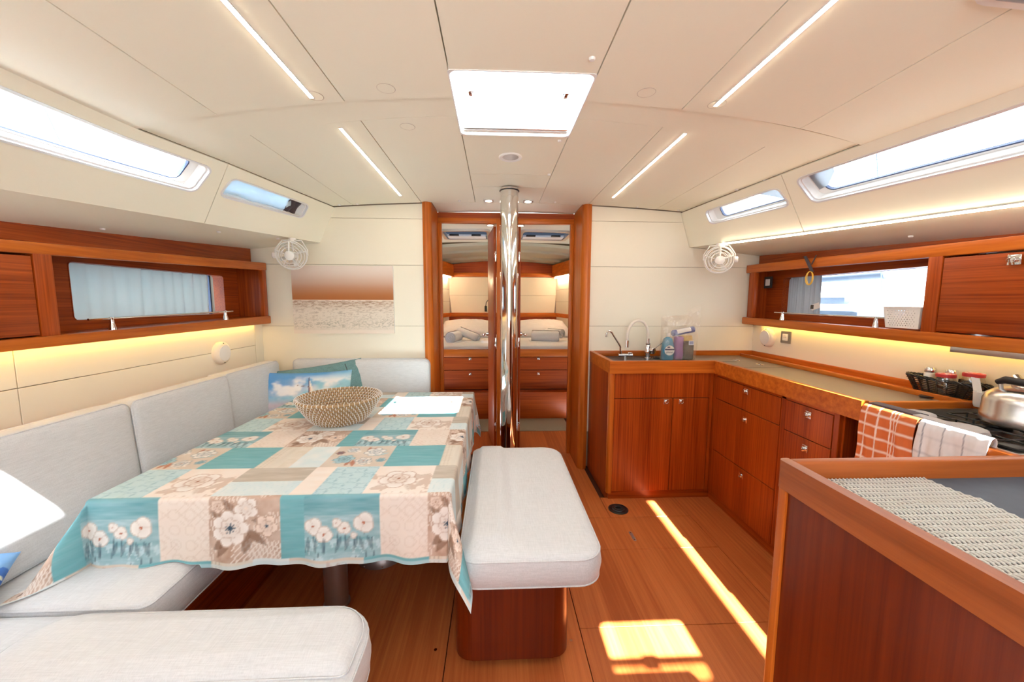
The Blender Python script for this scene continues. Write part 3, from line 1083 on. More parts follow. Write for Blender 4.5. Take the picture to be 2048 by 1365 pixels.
# frame in the plane y = 3.3
bm = nb()
box(bm, -0.478, 0.672, 3.285, 3.33, 2.055, 2.10)
struct('trim_5', bm, M['wood_x'])
for nm, (xa, xb) in (('trim_6', (-0.478, 0.02)), ('trim_7', (0.19, 0.672))):
    bm = nb()
    box(bm, xa, xb, 3.28, 3.325, 2.015, 2.056, 0.003)
    fr = struct(nm, bm, M['solid_x'])
    bm = nb()
    oxs = xa if xa < 0 else xb - 0.03
    box(bm, oxs, oxs + 0.03, 3.28, 3.325, 0.0, 2.015, 0.003)
    obj('jamb', bm, M['solid_z'], fr)
bm = nb()
box(bm, 0.014, 0.196, 3.275, 3.33, 0.0, 2.056, 0.004)
struct('trim_8', bm, M['solid_z'])
for nm, hx, dx, sg in (('door_1', 0.010, -0.048, -1), ('door_2', 0.200, 0.226, 1)):
    bm = nb()
    p = []
    for (x, y) in ((hx, 3.335), (dx, 3.80)):
        for o2 in (0.0, sg * 0.022):
            p += [(x + o2, y, 0.02), (x + o2, y, 2.0)]
    hexa(bm, p, 0.003)
    d = struct(nm, bm, M['wood_z'])
    hxm = dx + (0.0)
    bm = nb()
    for q, zz in (((-1 if sg < 0 else 1), 1.045),):
        xb = dx + (-0.022 if sg < 0 else 0.022) * 1.0
        cyl(bm, (xb + sg * -0.004, 3.74, zz), 0.020, sg * 0.02 if sg > 0 else 0.02, (sg, 0, 0), 16)
        tube(bm, [(xb, 3.74, zz), (xb + sg * 0.035, 3.735, zz), (xb + sg * 0.04, 3.70, zz), (xb + sg * 0.04, 3.64, zz)], 0.007, 8)
        lathe(bm, [(0, -0.014), (0.013, -0.006), (0.014, 0.004), (0.008, 0.012), (0, 0.014)], (xb + sg * 0.04, 3.63, zz), (0, 1, 0), 12)
    obj('handle', bm, M['chrome'], d)
    for zz in (1.74, 1.01, 0.26):
        bm = nb()
        box(bm, hx - 0.002 if sg > 0 else hx - 0.012, hx + 0.012 if sg > 0 else hx + 0.002, 3.262, 3.285, zz - 0.04, zz + 0.04, 0.002)
        cyl(bm, (hx + sg * 0.006, 3.268, zz - 0.042), 0.006, 0.084, n=10)
        obj('hinge', bm, M['chrome'], d)

# ---- forward cabin shell
bm = nb()
box(bm, -1.2, -0.51, 3.31, 3.33, 0.0, 2.12)
box(bm, 0.70, 1.4, 3.31, 3.33, 0.0, 2.12)
p = []
cab_l = [(-1.25, 3.3), (-0.745, 6.2)]
cab_r = [(1.45, 3.3), (1.005, 6.2)]
for L, o2 in ((cab_l, -0.04), (cab_r, 0.04)):
    p = []
    for (x, y) in L:
        for q in (0, o2):
            p += [(x + q, y, 0.0), (x + q, y, 2.2)]
    hexa(bm, p)
box(bm, -1.0, 1.25, 6.22, 6.26, 0.0, 2.3)
wall_cabin = struct('wall_bow', bm, M['gap'])
def wallf(side, u, v, wz):
    L = cab_l if side == 'L' else cab_r
    t = (u - 3.3) / 2.9
    sg = 1 if side == 'L' else -1
    # the hull leans outward as it rises
    return Vector((L[0][0] + (L[1][0] - L[0][0]) * t + sg * (0.006 + wz), u, v))
for side in 'LR':
    for (z0, z1) in ((0.3, 1.12), (1.18, 1.36), (1.363, 1.55), (1.553, 1.75)):
        bm = nb()
        plate(bm, [(3.35, z0), (6.19, z0), (6.19, z1), (3.35, z1)], [], lambda u, v, wz, side=side: wallf(side, u, v, wz), 0.0, 0.01)
        obj('panel', bm, M['wall_panel'], wall_cabin)
    bm = nb()
    plate(bm, [(3.4, 1.12), (6.19, 1.12), (6.19, 1.18), (3.4, 1.18)], [], lambda u, v, wz, side=side: wallf(side, u, v, wz), 0.0, 0.03)
    obj('rail', bm, M['solid_y'], wall_cabin)
    bm = nb()
    plate(bm, [(4.9, 1.75), (6.19, 1.75), (6.19, 1.94), (4.9, 1.94)], [], lambda u, v, wz, side=side: wallf(side, u, v, wz), 0.0, 0.10)
    obj('locker_front', bm, M['solid_y'], wall_cabin)
for (z0, z1) in ((1.18, 1.46), (1.463, 1.75)):
    bm = nb()
    plate(bm, [(-0.70 - 0.06 * (z0 - 1.18) / 0.57, z0), (0.965 + 0.05 * (z0 - 1.18) / 0.57, z0), (0.965 + 0.05 * (z1 - 1.18) / 0.57, z1), (-0.70 - 0.06 * (z1 - 1.18) / 0.57, z1)], [], lambda u, v, wz: Vector((u, 6.19 + wz, v)), 0.0, 0.02)
    obj('panel', bm, M['wall_panel'], wall_cabin)
bm = nb()
box(bm, -0.9, 1.2, 6.15, 6.20, 0.7, 1.12)
obj('headboard', bm, M['wood_x'], wall_cabin)
bm = nb()
box(bm, -0.72, 0.98, 6.135, 6.20, 1.118, 1.182, 0.004)
obj('rail', bm, M['solid_x'], wall_cabin)
bm = nb()
arc = [(-0.78 + 1.82 * k / 16, 1.93 + 0.075 * math.sin(PI * k / 16)) for k in range(17)]
plate(bm, [(-0.78, 1.815)] + arc + [(1.04, 1.815)], [], lambda u, v, wz: Vector((u, 6.12 + wz, v)), 0.0, 0.04)
obj('locker_front', bm, M['wood_x'], wall_cabin)
bm = nb()
box(bm, -0.78, 1.04, 6.105, 6.19, 1.755, 1.815, 0.004)
obj('rail', bm, M['solid_x'], wall_cabin)
# cabin ceiling, stepping down towards the bow in curved folds
CH1, CH2 = (-0.535, -0.08, 3.93, 4.42), (0.285, 0.775, 3.93, 4.42)
bm = nb()
def croof(u, v, wz):
    return Vector((u, v, 2.085 - 0.02 * (u - 0.1) ** 2 + wz))
nn = 8
plate(bm, [(-1.28 + 2.75 * i / nn, 3.32) for i in range(nn + 1)] + [(1.47 - 2.75 * i / nn, 4.75) for i in range(nn + 1)], [rrect(*CH1, 0.05, 4), rrect(*CH2, 0.05, 4)], croof, 0.0, 0.03)
ceil2 = struct('ceiling.001', bm, M['vinyl'])
rows = []
bm = nb()
for (y, z) in ((4.74, 2.085), (4.76, 2.05), (5.2, 2.06), (5.22, 2.03), (5.75, 2.035), (5.77, 2.00), (6.22, 2.00)):
    rows.append([bm.verts.new((-1.3 + 2.8 * i / 12, y, z - 0.075 * ((-1.3 + 2.8 * i / 12 - 0.12) / 1.1) ** 2)) for i in range(13)])
for i in range(len(rows) - 1):
    for k in range(12):
        bm.faces.new((rows[i][k], rows[i][k + 1], rows[i + 1][k + 1], rows[i + 1][k]))
bk = nb()
box(bk, -1.40, 1.60, 4.70, 6.30, 2.115, 2.14)
obj('deck_backing', bk, M['gap'], ceil2)
gsol = bmesh.ops.solidify(bm, geom=bm.faces[:], thickness=-0.03)
obj('ceiling_panel', bm, M['vinyl'], ceil2, smooth=50)
for k, h in enumerate((CH1, CH2)):
    x0, x1, y0, y1 = h
    Fh = lambda u, v, wz: Vector((u, v, croof(u, v, wz).z))
    fr = struct('window_%d' % (10 + k), ring_plate(nb(), dens(rrect(x0 - 0.03, x1 + 0.03, y0 - 0.03, y1 + 0.03, 0.06, 4)), [((p[0] - (x0 + x1) / 2) * 0.86 + (x0 + x1) / 2, (p[1] - (y0 + y1) / 2) * 0.86 + (y0 + y1) / 2) for p in dens(rrect(x0 - 0.03, x1 + 0.03, y0 - 0.03, y1 + 0.03, 0.06, 4))], Fh, -0.02, 0.012), M['brushed'])
    bm = nb()
    plate(bm, rrect(x0 - 0.03, x1 + 0.03, y0 - 0.03, y1 + 0.03, 0.05, 4), [], Fh, 0.032, 0.038)
    obj('hatch_pane', bm, M['dark_glass'], fr, smooth=None)
    bm = nb()
    box(bm, x0 + 0.02, x1 - 0.02, y0 + 0.30, y0 + 0.45, 2.062, 2.085, 0.004)
    obj('blind_cassette', bm, M['gelcoat'], fr)
    for xx in (x0 + 0.10, x1 - 0.12):
        bm = nb()
        box(bm, xx - 0.05, xx + 0.05, y0 + 0.22, y0 + 0.26, 2.058, 2.075, 0.003)
        obj('hatch_handle', bm, M['black'], fr)

# ================================================================== FURNITURE, LEFT (dinette)
# ---- compression post
bm = nb()
cyl(bm, (0.096, 2.62, 0.0), 0.0608, 2.108, n=40)
o = obj('mast_post', bm, M['steel'], loc=(0.096, 2.62, 0))
tag(o, 'polished steel tube post standing floor to ceiling before the cabin doors', 'post')
bm = nb()
torus(bm, (0.096, 2.62, 2.0935), 0.0635, 0.0035, n=40)
obj('collar', bm, M['black'], o)

# ---- wall cabinet with open shelf and port light, left
def wall_cabinet(side):
    Lh = side == 'L'
    s = 1 if Lh else -1                       # direction towards the cabin centre
    xf = -1.72 if Lh else 2.0
    xb = -1.93 if Lh else 2.17
    yF = 2.985
    yA = 0.25
    t = thing('wall_cabinet', 'long cherry wood wall cabinet with open shelf and pale curtained window behind' if Lh else 'long cherry wood wall cabinet with open shelf above the galley worktop', 'cabinet', (xf, 1.6, 1.18))
    def lin(y, yA_, a, yB_, b2):
        return a + (b2 - a) * (y - yA_) / (yB_ - yA_)
    if Lh:
        top = lambda y: lin(y, 2.95, 1.643, 1.43, 1.572)
        bot = lambda y: lin(y, 2.95, 1.586, 1.43, 1.528)
        lt = lambda y: lin(y, 2.96, 1.247, 1.43, 1.221)
        lb = lambda y: lin(y, 2.96, 1.189, 1.43, 1.179)
        dv = (1.520, 1.582)
        win = (1.83, 2.82, 1.265, 1.538)
    else:
        top = lambda y: lin(y, 2.93, 1.654, 1.385, 1.619)
        bot = lambda y: lin(y, 2.93, 1.592, 1.385, 1.564)
        lt = lambda y: lin(y, 2.91, 1.243, 1.34, 1.224)
        lb = lambda y: lin(y, 2.91, 1.189, 1.34, 1.167)
        dv = (1.643, 1.700)
        win = (1.74, 2.80, 1.272, 1.548)
    def xx(a, b2):
        return (min(a, b2), max(a, b2))
    X0, X1 = xx(xf, xf - s * 0.03)
    bm = nb()
    bar(bm, X0, X1, yA, yF, bot(yA), top(yA), bot(yF), top(yF), 0.006)
    obj('top_rail', bm, M['solid_y'], t)
    bm = nb()
    X0b, X1b = xx(xf + s * 0.008, xf - s * 0.03)
    bar(bm, X0b, X1b, yA, yF + 0.004, lb(yA), lt(yA), lb(yF), lt(yF), 0.007)
    obj('bottom_rail', bm, M['solid_y'], t)
    bm = nb()
    X0c, X1c = xx(xf - s * 0.03, xb)
    bar(bm, X0c, X1c, yA, yF, lb(yA) + 0.02, lt(yA) - 0.006, lb(yF) + 0.02, lt(yF) - 0.006)
    obj('shelf_board', bm, M['wood_y'], t)
    bm = nb()
    bar(bm, X0c, X1c, yA, yF, bot(yA) + 0.012, bot(yA) + 0.03, bot(yF) + 0.012, bot(yF) + 0.03)
    obj('top_board', bm, M['wood_y'], t)
    # band up to the soffit
    bm = nb()
    So = SOL if Lh else SOR
    p = []
    for q in (0.004, 0.024):
        for y in (yA, yF):
            xs_ = ip(So, y, 1) - s * q + s * 0.004
            p += [(xs_, y, bot(y) + 0.03), (xs_, y, ip(So, y, 2) + 0.006)]
    hexa(bm, p)
    obj('upper_board', bm, M['wood_y'], t)
    # stiles
    bm = nb()
    X0e, X1e = xx(xf - s * 0.002, xf - s * 0.03)
    hexa(bm, [(x, y, z) for x in (X0e, X1e) for y in ((2.925, 2.975) if Lh else (2.875, 2.93)) for z in (lt(2.95) - 0.003, bot(2.95) + 0.004)], 0.002)
    obj('end_stile', bm, M['wood_z'], t)
    bm = nb()
    box(bm, X0c, X1c, 2.965, 2.985, lb(2.95) + 0.01, bot(2.95) + 0.02)
    obj('end_panel', bm, M['wood_z'], t)
    bm = nb()
    hexa(bm, [(x, y, z) for x in (X0e, X1e) for y in dv for z in (lt(dv[0]) - 0.003, bot(dv[0]) + 0.004)], 0.002)
    obj('divider_stile', bm, M['wood_z'], t)
    bm = nb()
    box(bm, X0c, X1c, dv[0] + 0.01, dv[0] + 0.03, lb(dv[0]) + 0.01, bot(dv[0]) + 0.02)
    obj('divider_panel', bm, M['wood_z'], t)
    # back panel with the window cut-out
    bm = nb()
    plate(bm, [(dv[0], lb(dv[0]) + 0.01), (2.985, lb(2.985) + 0.01), (2.985, bot(2.985) + 0.02), (dv[0], bot(dv[0]) + 0.02)],
          [rrect(win[0], win[1], win[2], win[3], 0.022, 5)], lambda u, v, wz: Vector((xb - s * wz, u, v)), 0.0, 0.035)
    obj('back_panel', bm, M['wood_y'], t)
    bm = nb()
    ring_plate(bm, rrect(win[0] - 0.0005, win[1] + 0.0005, win[2] - 0.0005, win[3] + 0.0005, 0.022, 5), rrect(win[0] + 0.003, win[1] - 0.003, win[2] + 0.003, win[3] - 0.003, 0.02, 5), lambda u, v, wz: Vector((xb - s * wz, u, v)), -0.002, 0.07)
    obj('window_liner', bm, M['wood_y'], t)
    # door aft of the shelf
    y1 = dv[0] - 0.005
    bm = nb()
    hexa(bm, [(x, y, z) for x in xx(xf - s * 0.004, xf - s * 0.024) for (y, z) in ((0.8, lt(0.8) + 0.006), (0.8, bot(0.8) - 0.006), (y1, lt(y1) + 0.006), (y1, bot(y1) - 0.008))], 0.0015)
    d = obj('door', bm, M['wood_y'], t)
    if not Lh:
        bm = nb()
        box(bm, 1.993, 1.997, 1.378, 1.418, 1.508, 1.548, 0.0015)
        lathe(bm, [(0.011, 0), (0.011, 0.006), (0.013, 0.012), (0.013, 0.016), (0, 0.018)], (1.994, 1.398, 1.528), (-1, 0, 0), 16)
        obj('knob', bm, M['chrome'], d)
    # grab rail along the shelf lip
    ra = nb()
    xr = xf - s * 0.014
    if Lh:
        ya, yb, p1, p2 = 1.70, 2.60, 1.80, 2.53
    else:
        ya, yb, p1, p2 = 1.87, 2.66, 1.925, 2.585
    za, zb = lt(ya) + 0.052, lt(yb) + 0.05
    tube(ra, [(xr, ya, za), (xr, yb, zb)], 0.0048, 10)
    rail = obj('grab_rail', ra, M['steel'], t)
    for yp in (p1, p2):
        bm = nb()
        lathe(bm, [(0.0145, 0), (0.0135, 0.012), (0.009, 0.030), (0.0075, 0.052), (0.009, 0.058), (0, 0.060)], (xr, yp, lt(yp) - 0.001), (0, 0, 1), 14)
        obj('rail_post', bm, M['chrome'], rail)
    return t
wall_cabinet('L')
wall_cabinet('R')

# hidden warm light strips under both cabinets
for nm, x, lab in (('led_strip', -1.765, 'slim warm light strip tucked under the left wall cabinet'), ('led_strip', 2.07, 'slim warm light strip tucked under the right wall cabinet')):
    bm = nb()
    y0s, y1s = (0.4, 2.90)
    bar(bm, x - 0.006, x + 0.006, y0s, y1s, 1.172, 1.182, 1.190, 1.200)
    o = obj(nm, bm, M['brushed'], loc=(x, 1.6, 1.18))
    tag(o, lab, 'light')
    bm = nb()
    bar(bm, x - 0.0045, x + 0.0045, y0s + 0.01, y1s - 0.01, 1.1705, 1.1718, 1.1885, 1.1898)
    obj('diffuser', bm, M['led_warm'], o)

# curtain in the left port light
def curtain(name, x, y0, y1, z0, z1, mat, label, seed, n=90, amp=0.008, gath=True, s=1):
    nu, nv = n, 24
    r = np.random.RandomState(seed)
    u = np.linspace(0, 1, nu)
    v = np.linspace(0, 1, nv)
    U, V = np.meshgrid(u, v, indexing='ij')
    ph = r.rand(6) * 6.28
    fr = r.uniform(3, 16, 6)
    W = sum(np.sin(fr[k] * U * 6.28 + ph[k] + 0.8 * V * r.uniform(-1, 1)) for k in range(6)) / 6
    W = W * (0.6 + 0.6 * V) + 0.5 * np.sin(40 * U * 6.28) * sstep(0.86, 1.0, V) * 0.5
    P = np.stack([x + s * amp * W, y0 + (y1 - y0) * U, z0 + (z1 - z0) * V + 0.004 * np.sin(U * 60) * (V > 0.95)], -1)
    o = grid_obj(name, P, None, mat, loc=(x, (y0 + y1) / 2, z0))
    md = o.modifiers.new('thickness', 'SOLIDIFY')
    md.thickness = 0.0012
    tag(o, label, 'curtain')
    return o
curtain('curtain', -1.985, 1.80, 2.73, 1.25, 1.555, M['curtain'], 'pale blue gathered curtain drawn across the left shelf window', 5, amp=0.022)
c = curtain('curtain', 2.215, 2.50, 2.83, 1.262, 1.56, M['blind_grey'], 'grey curtain pushed to the forward end of the galley shelf window', 9, 60, 0.014, s=-1)
bm = nb()
for (y, z, dy, dz) in ((2.525, 1.335, 0.075, 0.036),):
    pts = []
    for (a, b2) in ((0, 0), (1, 0), (1, 1), (0, 1)):
        pts.append((y + dy * (a - 0.5) * 0.9 + dz * (b2 - 0.5) * 0.5, z + dz * (b2 - 0.5) - (a - 0.5) * 0.022))
    plate(bm, pts, [], lambda u, v, wz: Vector((2.196 + wz, u, v)), 0.0, 0.0012)
lb = obj('care_label', bm, M['paper_white'], c)
bm = nb()
box(bm, 2.1945, 2.196, 2.538, 2.562, 1.318, 1.346)
obj('label_band', bm, M['grey_pack'], lb)
# light-blue fabric blind and dark bundle in the small upper left window
def on_chamfer(side, y0, y1, t0, t1, wz, seed, amp, nu=30, nv=12):
    f = CH[side]
    r = np.random.RandomState(seed)
    ph = r.rand(4) * 6.28
    P = np.zeros((nu, nv, 3))
    for i in range(nu):
        for j in range(nv):
            u, v = i / (nu - 1), j / (nv - 1)
            d = amp * (math.sin(u * 13 + v * 2 + ph[0]) * 0.5 + math.sin(u * 29 - v * 5 + ph[1]) * 0.3 + math.sin(v * 7 + u * 6 + ph[2]) * 0.3)
            P[i, j] = f(y0 + (y1 - y0) * u, t0 + (t1 - t0) * v, wz + d)
    return P
o = grid_obj('window_blind', on_chamfer('L', 2.15, 2.64, 0.18, 0.485, 0.036, 3, 0.010), None, M['blind_blue'], loc=tuple(CH['L'](2.4, 0.4, 0.035)))
o.modifiers.new('thickness', 'SOLIDIFY').thickness = 0.0012
tag(o, 'crumpled light blue fabric blind inside the small upper left window', 'blind')
o = grid_obj('window_blind', on_chamfer('L', 2.60, 2.70, 0.19, 0.48, 0.030, 6, 0.010, 14, 10), None, M['charcoal'], loc=tuple(CH['L'](2.65, 0.4, 0.03)))
o.modifiers.new('thickness', 'SOLIDIFY').thickness = 0.003
tag(o, 'dark bunched cloth at the forward end of small upper left window', 'blind')
def tri_blind(pts, wz, label, side='R'):
    f = CH[side]
    bm = nb()
    A = [bm.verts.new(f(y, t, wz + d)) for (y, t, d) in pts]
    cx = [sum(p[k] for p in pts) / len(pts) for k in range(3)]
    c0 = bm.verts.new(f(cx[0], cx[1], wz + cx[2] - 0.01))
    for i in range(len(A)):
        bm.faces.new((A[i], A[(i + 1) % len(A)], c0))
    bmesh.ops.solidify(bm, geom=bm.faces[:], thickness=0.0015)
    o = obj('window_blind', bm, M['blind_grey'], loc=tuple(f(cx[0], cx[1], wz)), smooth=50)
    tag(o, label, 'blind')
tri_blind([(1.985, 0.17, 0), (1.86, 0.17, 0.004), (1.865, 0.24, 0.0), (1.935, 0.40, 0.002), (1.985, 0.43, 0)], 0.040, 'folded grey triangle of blind at the forward corner of large upper right window')
tri_blind([(2.165, 0.20, 0), (2.33, 0.20, 0.004), (2.24, 0.33, 0.0), (2.175, 0.46, 0.002), (2.16, 0.46, 0)], 0.040, 'folded grey blind at the aft corner of small upper right window')

# ---- settee base, seat cushions, backrests
t = thing('settee', 'U-shaped dark wood settee base under the cream cushions', 'sofa', (-1.4, 1.9, 0))
bm = nb()
box(bm, -1.786, -1.12, 0.52, 2.99, 0.0, 0.329)
obj('base_panel', bm, M['wood_y'], t)
bm = nb()
box(bm, -1.12, -0.56, 2.52, 2.99, 0.0, 0.329)
obj('base_panel', bm, M['wood_x'], t)
bm = nb()
box(bm, -1.12, -0.50, 0.52, 0.92, 0.0, 0.329)
obj('base_panel', bm, M['wood_x'], t)
bm = nb()
box(bm, -1.787, -1.72, 0.52, 2.9, 0.329, 0.86)
obj('back_support', bm, M['wood_y'], t)

cushion('seat_cushion', -1.715, -1.03, 1.085, 2.48, 0.331, 0.462, 0.03, 0.028, 0.012, 'long cream seat cushion of the left settee beside the table', 'cushion')
cushion('seat_cushion', -1.70, -0.505, 2.485, 2.95, 0.331, 0.462, [0.03, 0.08, 0.03, 0.03], 0.028, 0.012, 'cream seat cushion along the front bulkhead behind the table', 'cushion')
fc = cushion('seat_cushion', -1.715, -0.345, 0.50, 1.078, 0.331, 0.452, [0.03, 0.16, 0.13, 0.03], 0.03, 0.006, 'wide cream seat cushion with raised front bolster in the foreground', 'cushion', ncorner=8)
bm = nb()
def bol(d):
    base = rrect(-1.27 + d, -0.36 - d, 0.845 + d, 1.064 - d, [max(0.10 - d, .01), 0.02, max(0.11 - d, .01), max(0.10 - d, .01)], 8)
    out = []
    for i in range(len(base)):
        a, b2 = base[i], base[(i + 1) % len(base)]
        out.append(a)
        if (i + 1) % 9 == 0:
            out += [(a[0] + (b2[0] - a[0]) * k / 10, a[1] + (b2[1] - a[1]) * k / 10) for k in range(1, 10)]
    return out
loft(bm, bol, [(0.0, 0.445), (0.003, 0.456), (0.012, 0.466), (0.026, 0.473), (0.045, 0.477)], lambda x, y: 0.004, 8)
obj('bolster', bm, M['cream_fabric'], fc, smooth=70)
bm = nb()
tube(bm, [(x, y, 0.4575) for (x, y) in bol(0.001)], 0.002, 6, closed=True)
obj('bolster_seam', bm, M['cream_fabric'], fc)

def backrest(y0, y1, label, dx=0.0):
    """upright cushion against the left side: built lying, then turned up"""
    # local x -> up, local z -> towards the table, leaning back a little
    T = Matrix.Translation((-1.653 + dx, 0, 0.466)) @ Matrix.Rotation(R(-4), 4, 'Y') @ Matrix(((0, 0, 1, 0), (0, 1, 0, 0), (1, 0, 0, 0), (0, 0, 0, 1)))
    cushion('back_cushion', 0.0, 0.455, y0, y1, 0.0, 0.125, [0.02, 0.035, 0.035, 0.02], 0.030, 0.004, label, 'cushion', tilt=T)
backrest(0.50, 1.664, 'cream back cushion of the left settee nearest the camera with a sun patch')
backrest(1.670, 2.270, 'cream back cushion in the middle of the left settee')
backrest(2.276, 2.84, 'short cream back cushion at the forward end of left settee', -0.025)
cushion('back_cushion', -1.53, -0.505, 0.0, 0.452, 0.0, 0.085, [0.02, 0.02, 0.05, 0.03], 0.030, 0.006, 'cream back cushion against the front bulkhead below the seascape picture', 'cushion',
        tilt=Matrix.Translation((0, 2.958, 0.466)) @ Matrix.Rotation(R(90 - 4), 4, 'X') @ Matrix.Translation((0, 0, 0.0)))

# ---- bench
t = thing('wooden_bench', 'varnished wooden bench base with hand slot standing on the floor', 'bench', (0.064, 1.7, 0))
bm = nb()
ol = rrect(-0.150, 0.277, 1.285, 2.12, 0.06, 6)
hl = []
plate(bm, ol, hl, lambda u, v, wz: Vector((u, v, wz)), 0.035, 0.345)
obj('base_body', bm, M['wood_shaded'], t)
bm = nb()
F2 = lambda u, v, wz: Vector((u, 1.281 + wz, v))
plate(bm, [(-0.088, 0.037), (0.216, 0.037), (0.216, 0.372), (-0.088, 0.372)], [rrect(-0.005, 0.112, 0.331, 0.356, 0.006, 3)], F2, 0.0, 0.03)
obj('front_panel', bm, M['wood_shaded'], t)
bm = nb()
box(bm, -0.003, 0.110, 1.290, 1.292, 0.332, 0.355)
obj('hand_slot', bm, M['black'], t)
bm = nb()
plate(bm, rrect(-0.152, 0.279, 1.283, 2.122, 0.06, 6), [rrect(-0.10, 0.23, 1.33, 2.07, 0.03, 6)], lambda u, v, wz: Vector((u, v, wz)), 0.345, 0.384)
obj('top_frame', bm, M['solid_y'], t)
bm = nb()
box(bm, -0.11, 0.237, 1.325, 2.08, 0.0, 0.036)
obj('plinth', bm, M['dark_wood'], t)
cushion('seat_cushion', -0.128, 0.378, 1.188, 2.185, 0.385, 0.503, [0.07, 0.09, 0.10, 0.05], 0.034, 0.008, 'cream bench cushion with raised left band lying on the wooden bench', 'cushion', ncorner=8, nside=14,
        crownf=lambda x, y: 0.026 * float(sstep(0.075, 0.025, x)) * float(sstep(-0.13, -0.07, x)) * float(sstep(1.19, 1.24, y)))

# ---- dining table
t = thing('dining_table', 'rectangular dining table on grey pedestals under the patchwork cloth', 'table', (-0.76, 2.05, 0))
bm = nb()
plate(bm, rrect(-1.355, -0.172, 1.287, 2.765, 0.02, 4), [], lambda u, v, wz: Vector((u, v, wz)), 0.662, 0.690)
obj('tabletop', bm, M['wood_y'], t)
for (x, y, r, fl) in ((-0.715, 1.62, 0.052, 0.052), (-0.612, 1.955, 0.055, 0.125)):
    bm = nb()
    if fl > 0.1:
        lathe(bm, [(0.125, 0.0), (0.125, 0.012), (0.118, 0.03), (0.075, 0.09), (0.056, 0.13), (0.055, 0.655)], (x, y, 0), n=32)
    else:
        lathe(bm, [(0.056, 0.0), (0.056, 0.01), (0.050, 0.014), (0.050, 0.655)], (x, y, 0), n=32)
    lg = obj('table_leg', bm, M['grey_leg'], t)
    if fl > 0.1:
        for k in range(8):
            a = k * PI / 4 + 0.3
            bm = nb()
            cyl(bm, (x + 0.121 * math.cos(a), y + 0.121 * math.sin(a), 0.008), 0.006, 0.007, n=8)
            obj('bolt', bm, M['chrome'], lg)
    bm = nb()
    box(bm, x - 0.13, x + 0.13, y - 0.10, y + 0.10, 0.650, 0.662, 0.003)
    obj('bracket', bm, M['grey_leg'], t)

# ---- patchwork tablecloth: the print is painted per vertex, motif by motif
TEAL, TEAL2, LBL, BLU = s2l((112, 182, 190)), s2l((84, 150, 162)), s2l((206, 226, 231)), s2l((170, 208, 217))
CRM, PNK, TAU, BRN, DBR = s2l((240, 231, 223)), s2l((238, 222, 210)), s2l((178, 166, 150)), s2l((172, 132, 106)), s2l((128, 94, 72))
WHT, ORG, INK = s2l((247, 242, 237)), s2l((178, 92, 52)), s2l((62, 82, 100))
def flower(c, x, y, cx, cy, r, npet, fill, line, centre, phase=0.0, depth=0.28, ring=0.45):
    dx, dy = x - cx, y - cy
    rr = np.sqrt(dx * dx + dy * dy) + 1e-9
    th = np.arctan2(dy, dx) + phase
    edge = r * (1 - depth + depth * np.abs(np.cos(th * npet / 2)))
    inside = sstep(0.004, -0.002, rr - edge)
    shade = clamp01(rr / r) ** 1.5
    c = mixc(c, fill, inside * 0.95)
    c = mixc(c, line, inside * 0.30 * (1 - shade) + inside * 0.25 * (np.abs(np.cos(th * npet / 2)) < 0.16))
    ol = sstep(0.0035, 0.0005, np.abs(rr - edge)) * 0.7
    c = mixc(c, line, ol)
    ri = r * 0.55
    e2 = ri * (1 - depth + depth * np.abs(np.cos(th * npet / 2 + 0.9)))
    c = mixc(c, line, sstep(0.0026, 0.0004, np.abs(rr - e2)) * ring * inside)
    return mixc(c, centre, sstep(r * 0.17, r * 0.12, rr))
def leaf(c, x, y, x0, y0, x1, y1, wd, col, a=0.9):
    L = math.hypot(x1 - x0, y1 - y0)
    ux, uy = (x1 - x0) / L, (y1 - y0) / L
    s_ = ((x - x0) * ux + (y - y0) * uy) / L
    d = np.abs(-(x - x0) * uy + (y - y0) * ux)
    f = wd * np.sin(np.pi * clamp01(s_))
    return mixc(c, col, a * sstep(0.0025, -0.001, d - f) * ((s_ > 0) & (s_ < 1)))
def linez(c, x, y, x0, y0, x1, y1, wd, col, a=0.9):
    L = math.hypot(x1 - x0, y1 - y0)
    ux, uy = (x1 - x0) / L, (y1 - y0) / L
    s_ = (x - x0) * ux + (y - y0) * uy
    d = np.abs(-(x - x0) * uy + (y - y0) * ux)
    return mixc(c, col, a * sstep(wd, wd * 0.4, d) * ((s_ > 0) & (s_ < L)))
def full(x, col):
    return np.ones(x.shape + (3,)) * col
def wash(c, x, y, col, seed, sx, sy, a):
    return mixc(c, col, a * vnoise(x * sx + 7, y * sy + 3, seed, 4))
def cell_poppy(x, y, w_, h_):
    c = full(x, TEAL2)
    band = (y > h_ * 0.66)
    c = wash(c, x, y, LBL, 31, 14, 60, 0.9)
    cb = wash(full(x, TEAL2), x, y, BLU, 33, 10, 90, 0.75)
    c = np.where(band[..., None], cb, c)
    n_ = vnoise(x * 60, y * 60, 35, 3)
    c = mixc(c, LBL, (n_ > 0.62) * (y < h_ * 0.3) * 0.6)
    for (cx, cy) in ((0.13, .50), (.28, .38), (.54, .46), (.80, .54), (.44, .55), (.66, .34), (.2, .22), (.9, .3)):
        c = linez(c, x, y, cx * w_ + 0.006, 0.0, cx * w_, cy * h_, 0.0014, INK, 0.7)
    for (cx, cy, r) in ((0.13, .50, .030), (.28, .38, .028), (.54, .46, .022), (.80, .54, .036), (.44, .55, .016), (.66, .34, .011)):
        c = flower(c, x, y, cx * w_, cy * h_, r, 3, WHT, s2l((196, 176, 164)), ORG, cx * 9, 0.20, 0.0)
    for k in range(9):
        cx = (k * 0.37 + 0.06) % 1
        c = leaf(c, x, y, cx * w_, 0.02, cx * w_ + 0.02 * math.sin(k * 2.1), 0.075, 0.006, INK, 0.55)
    return c
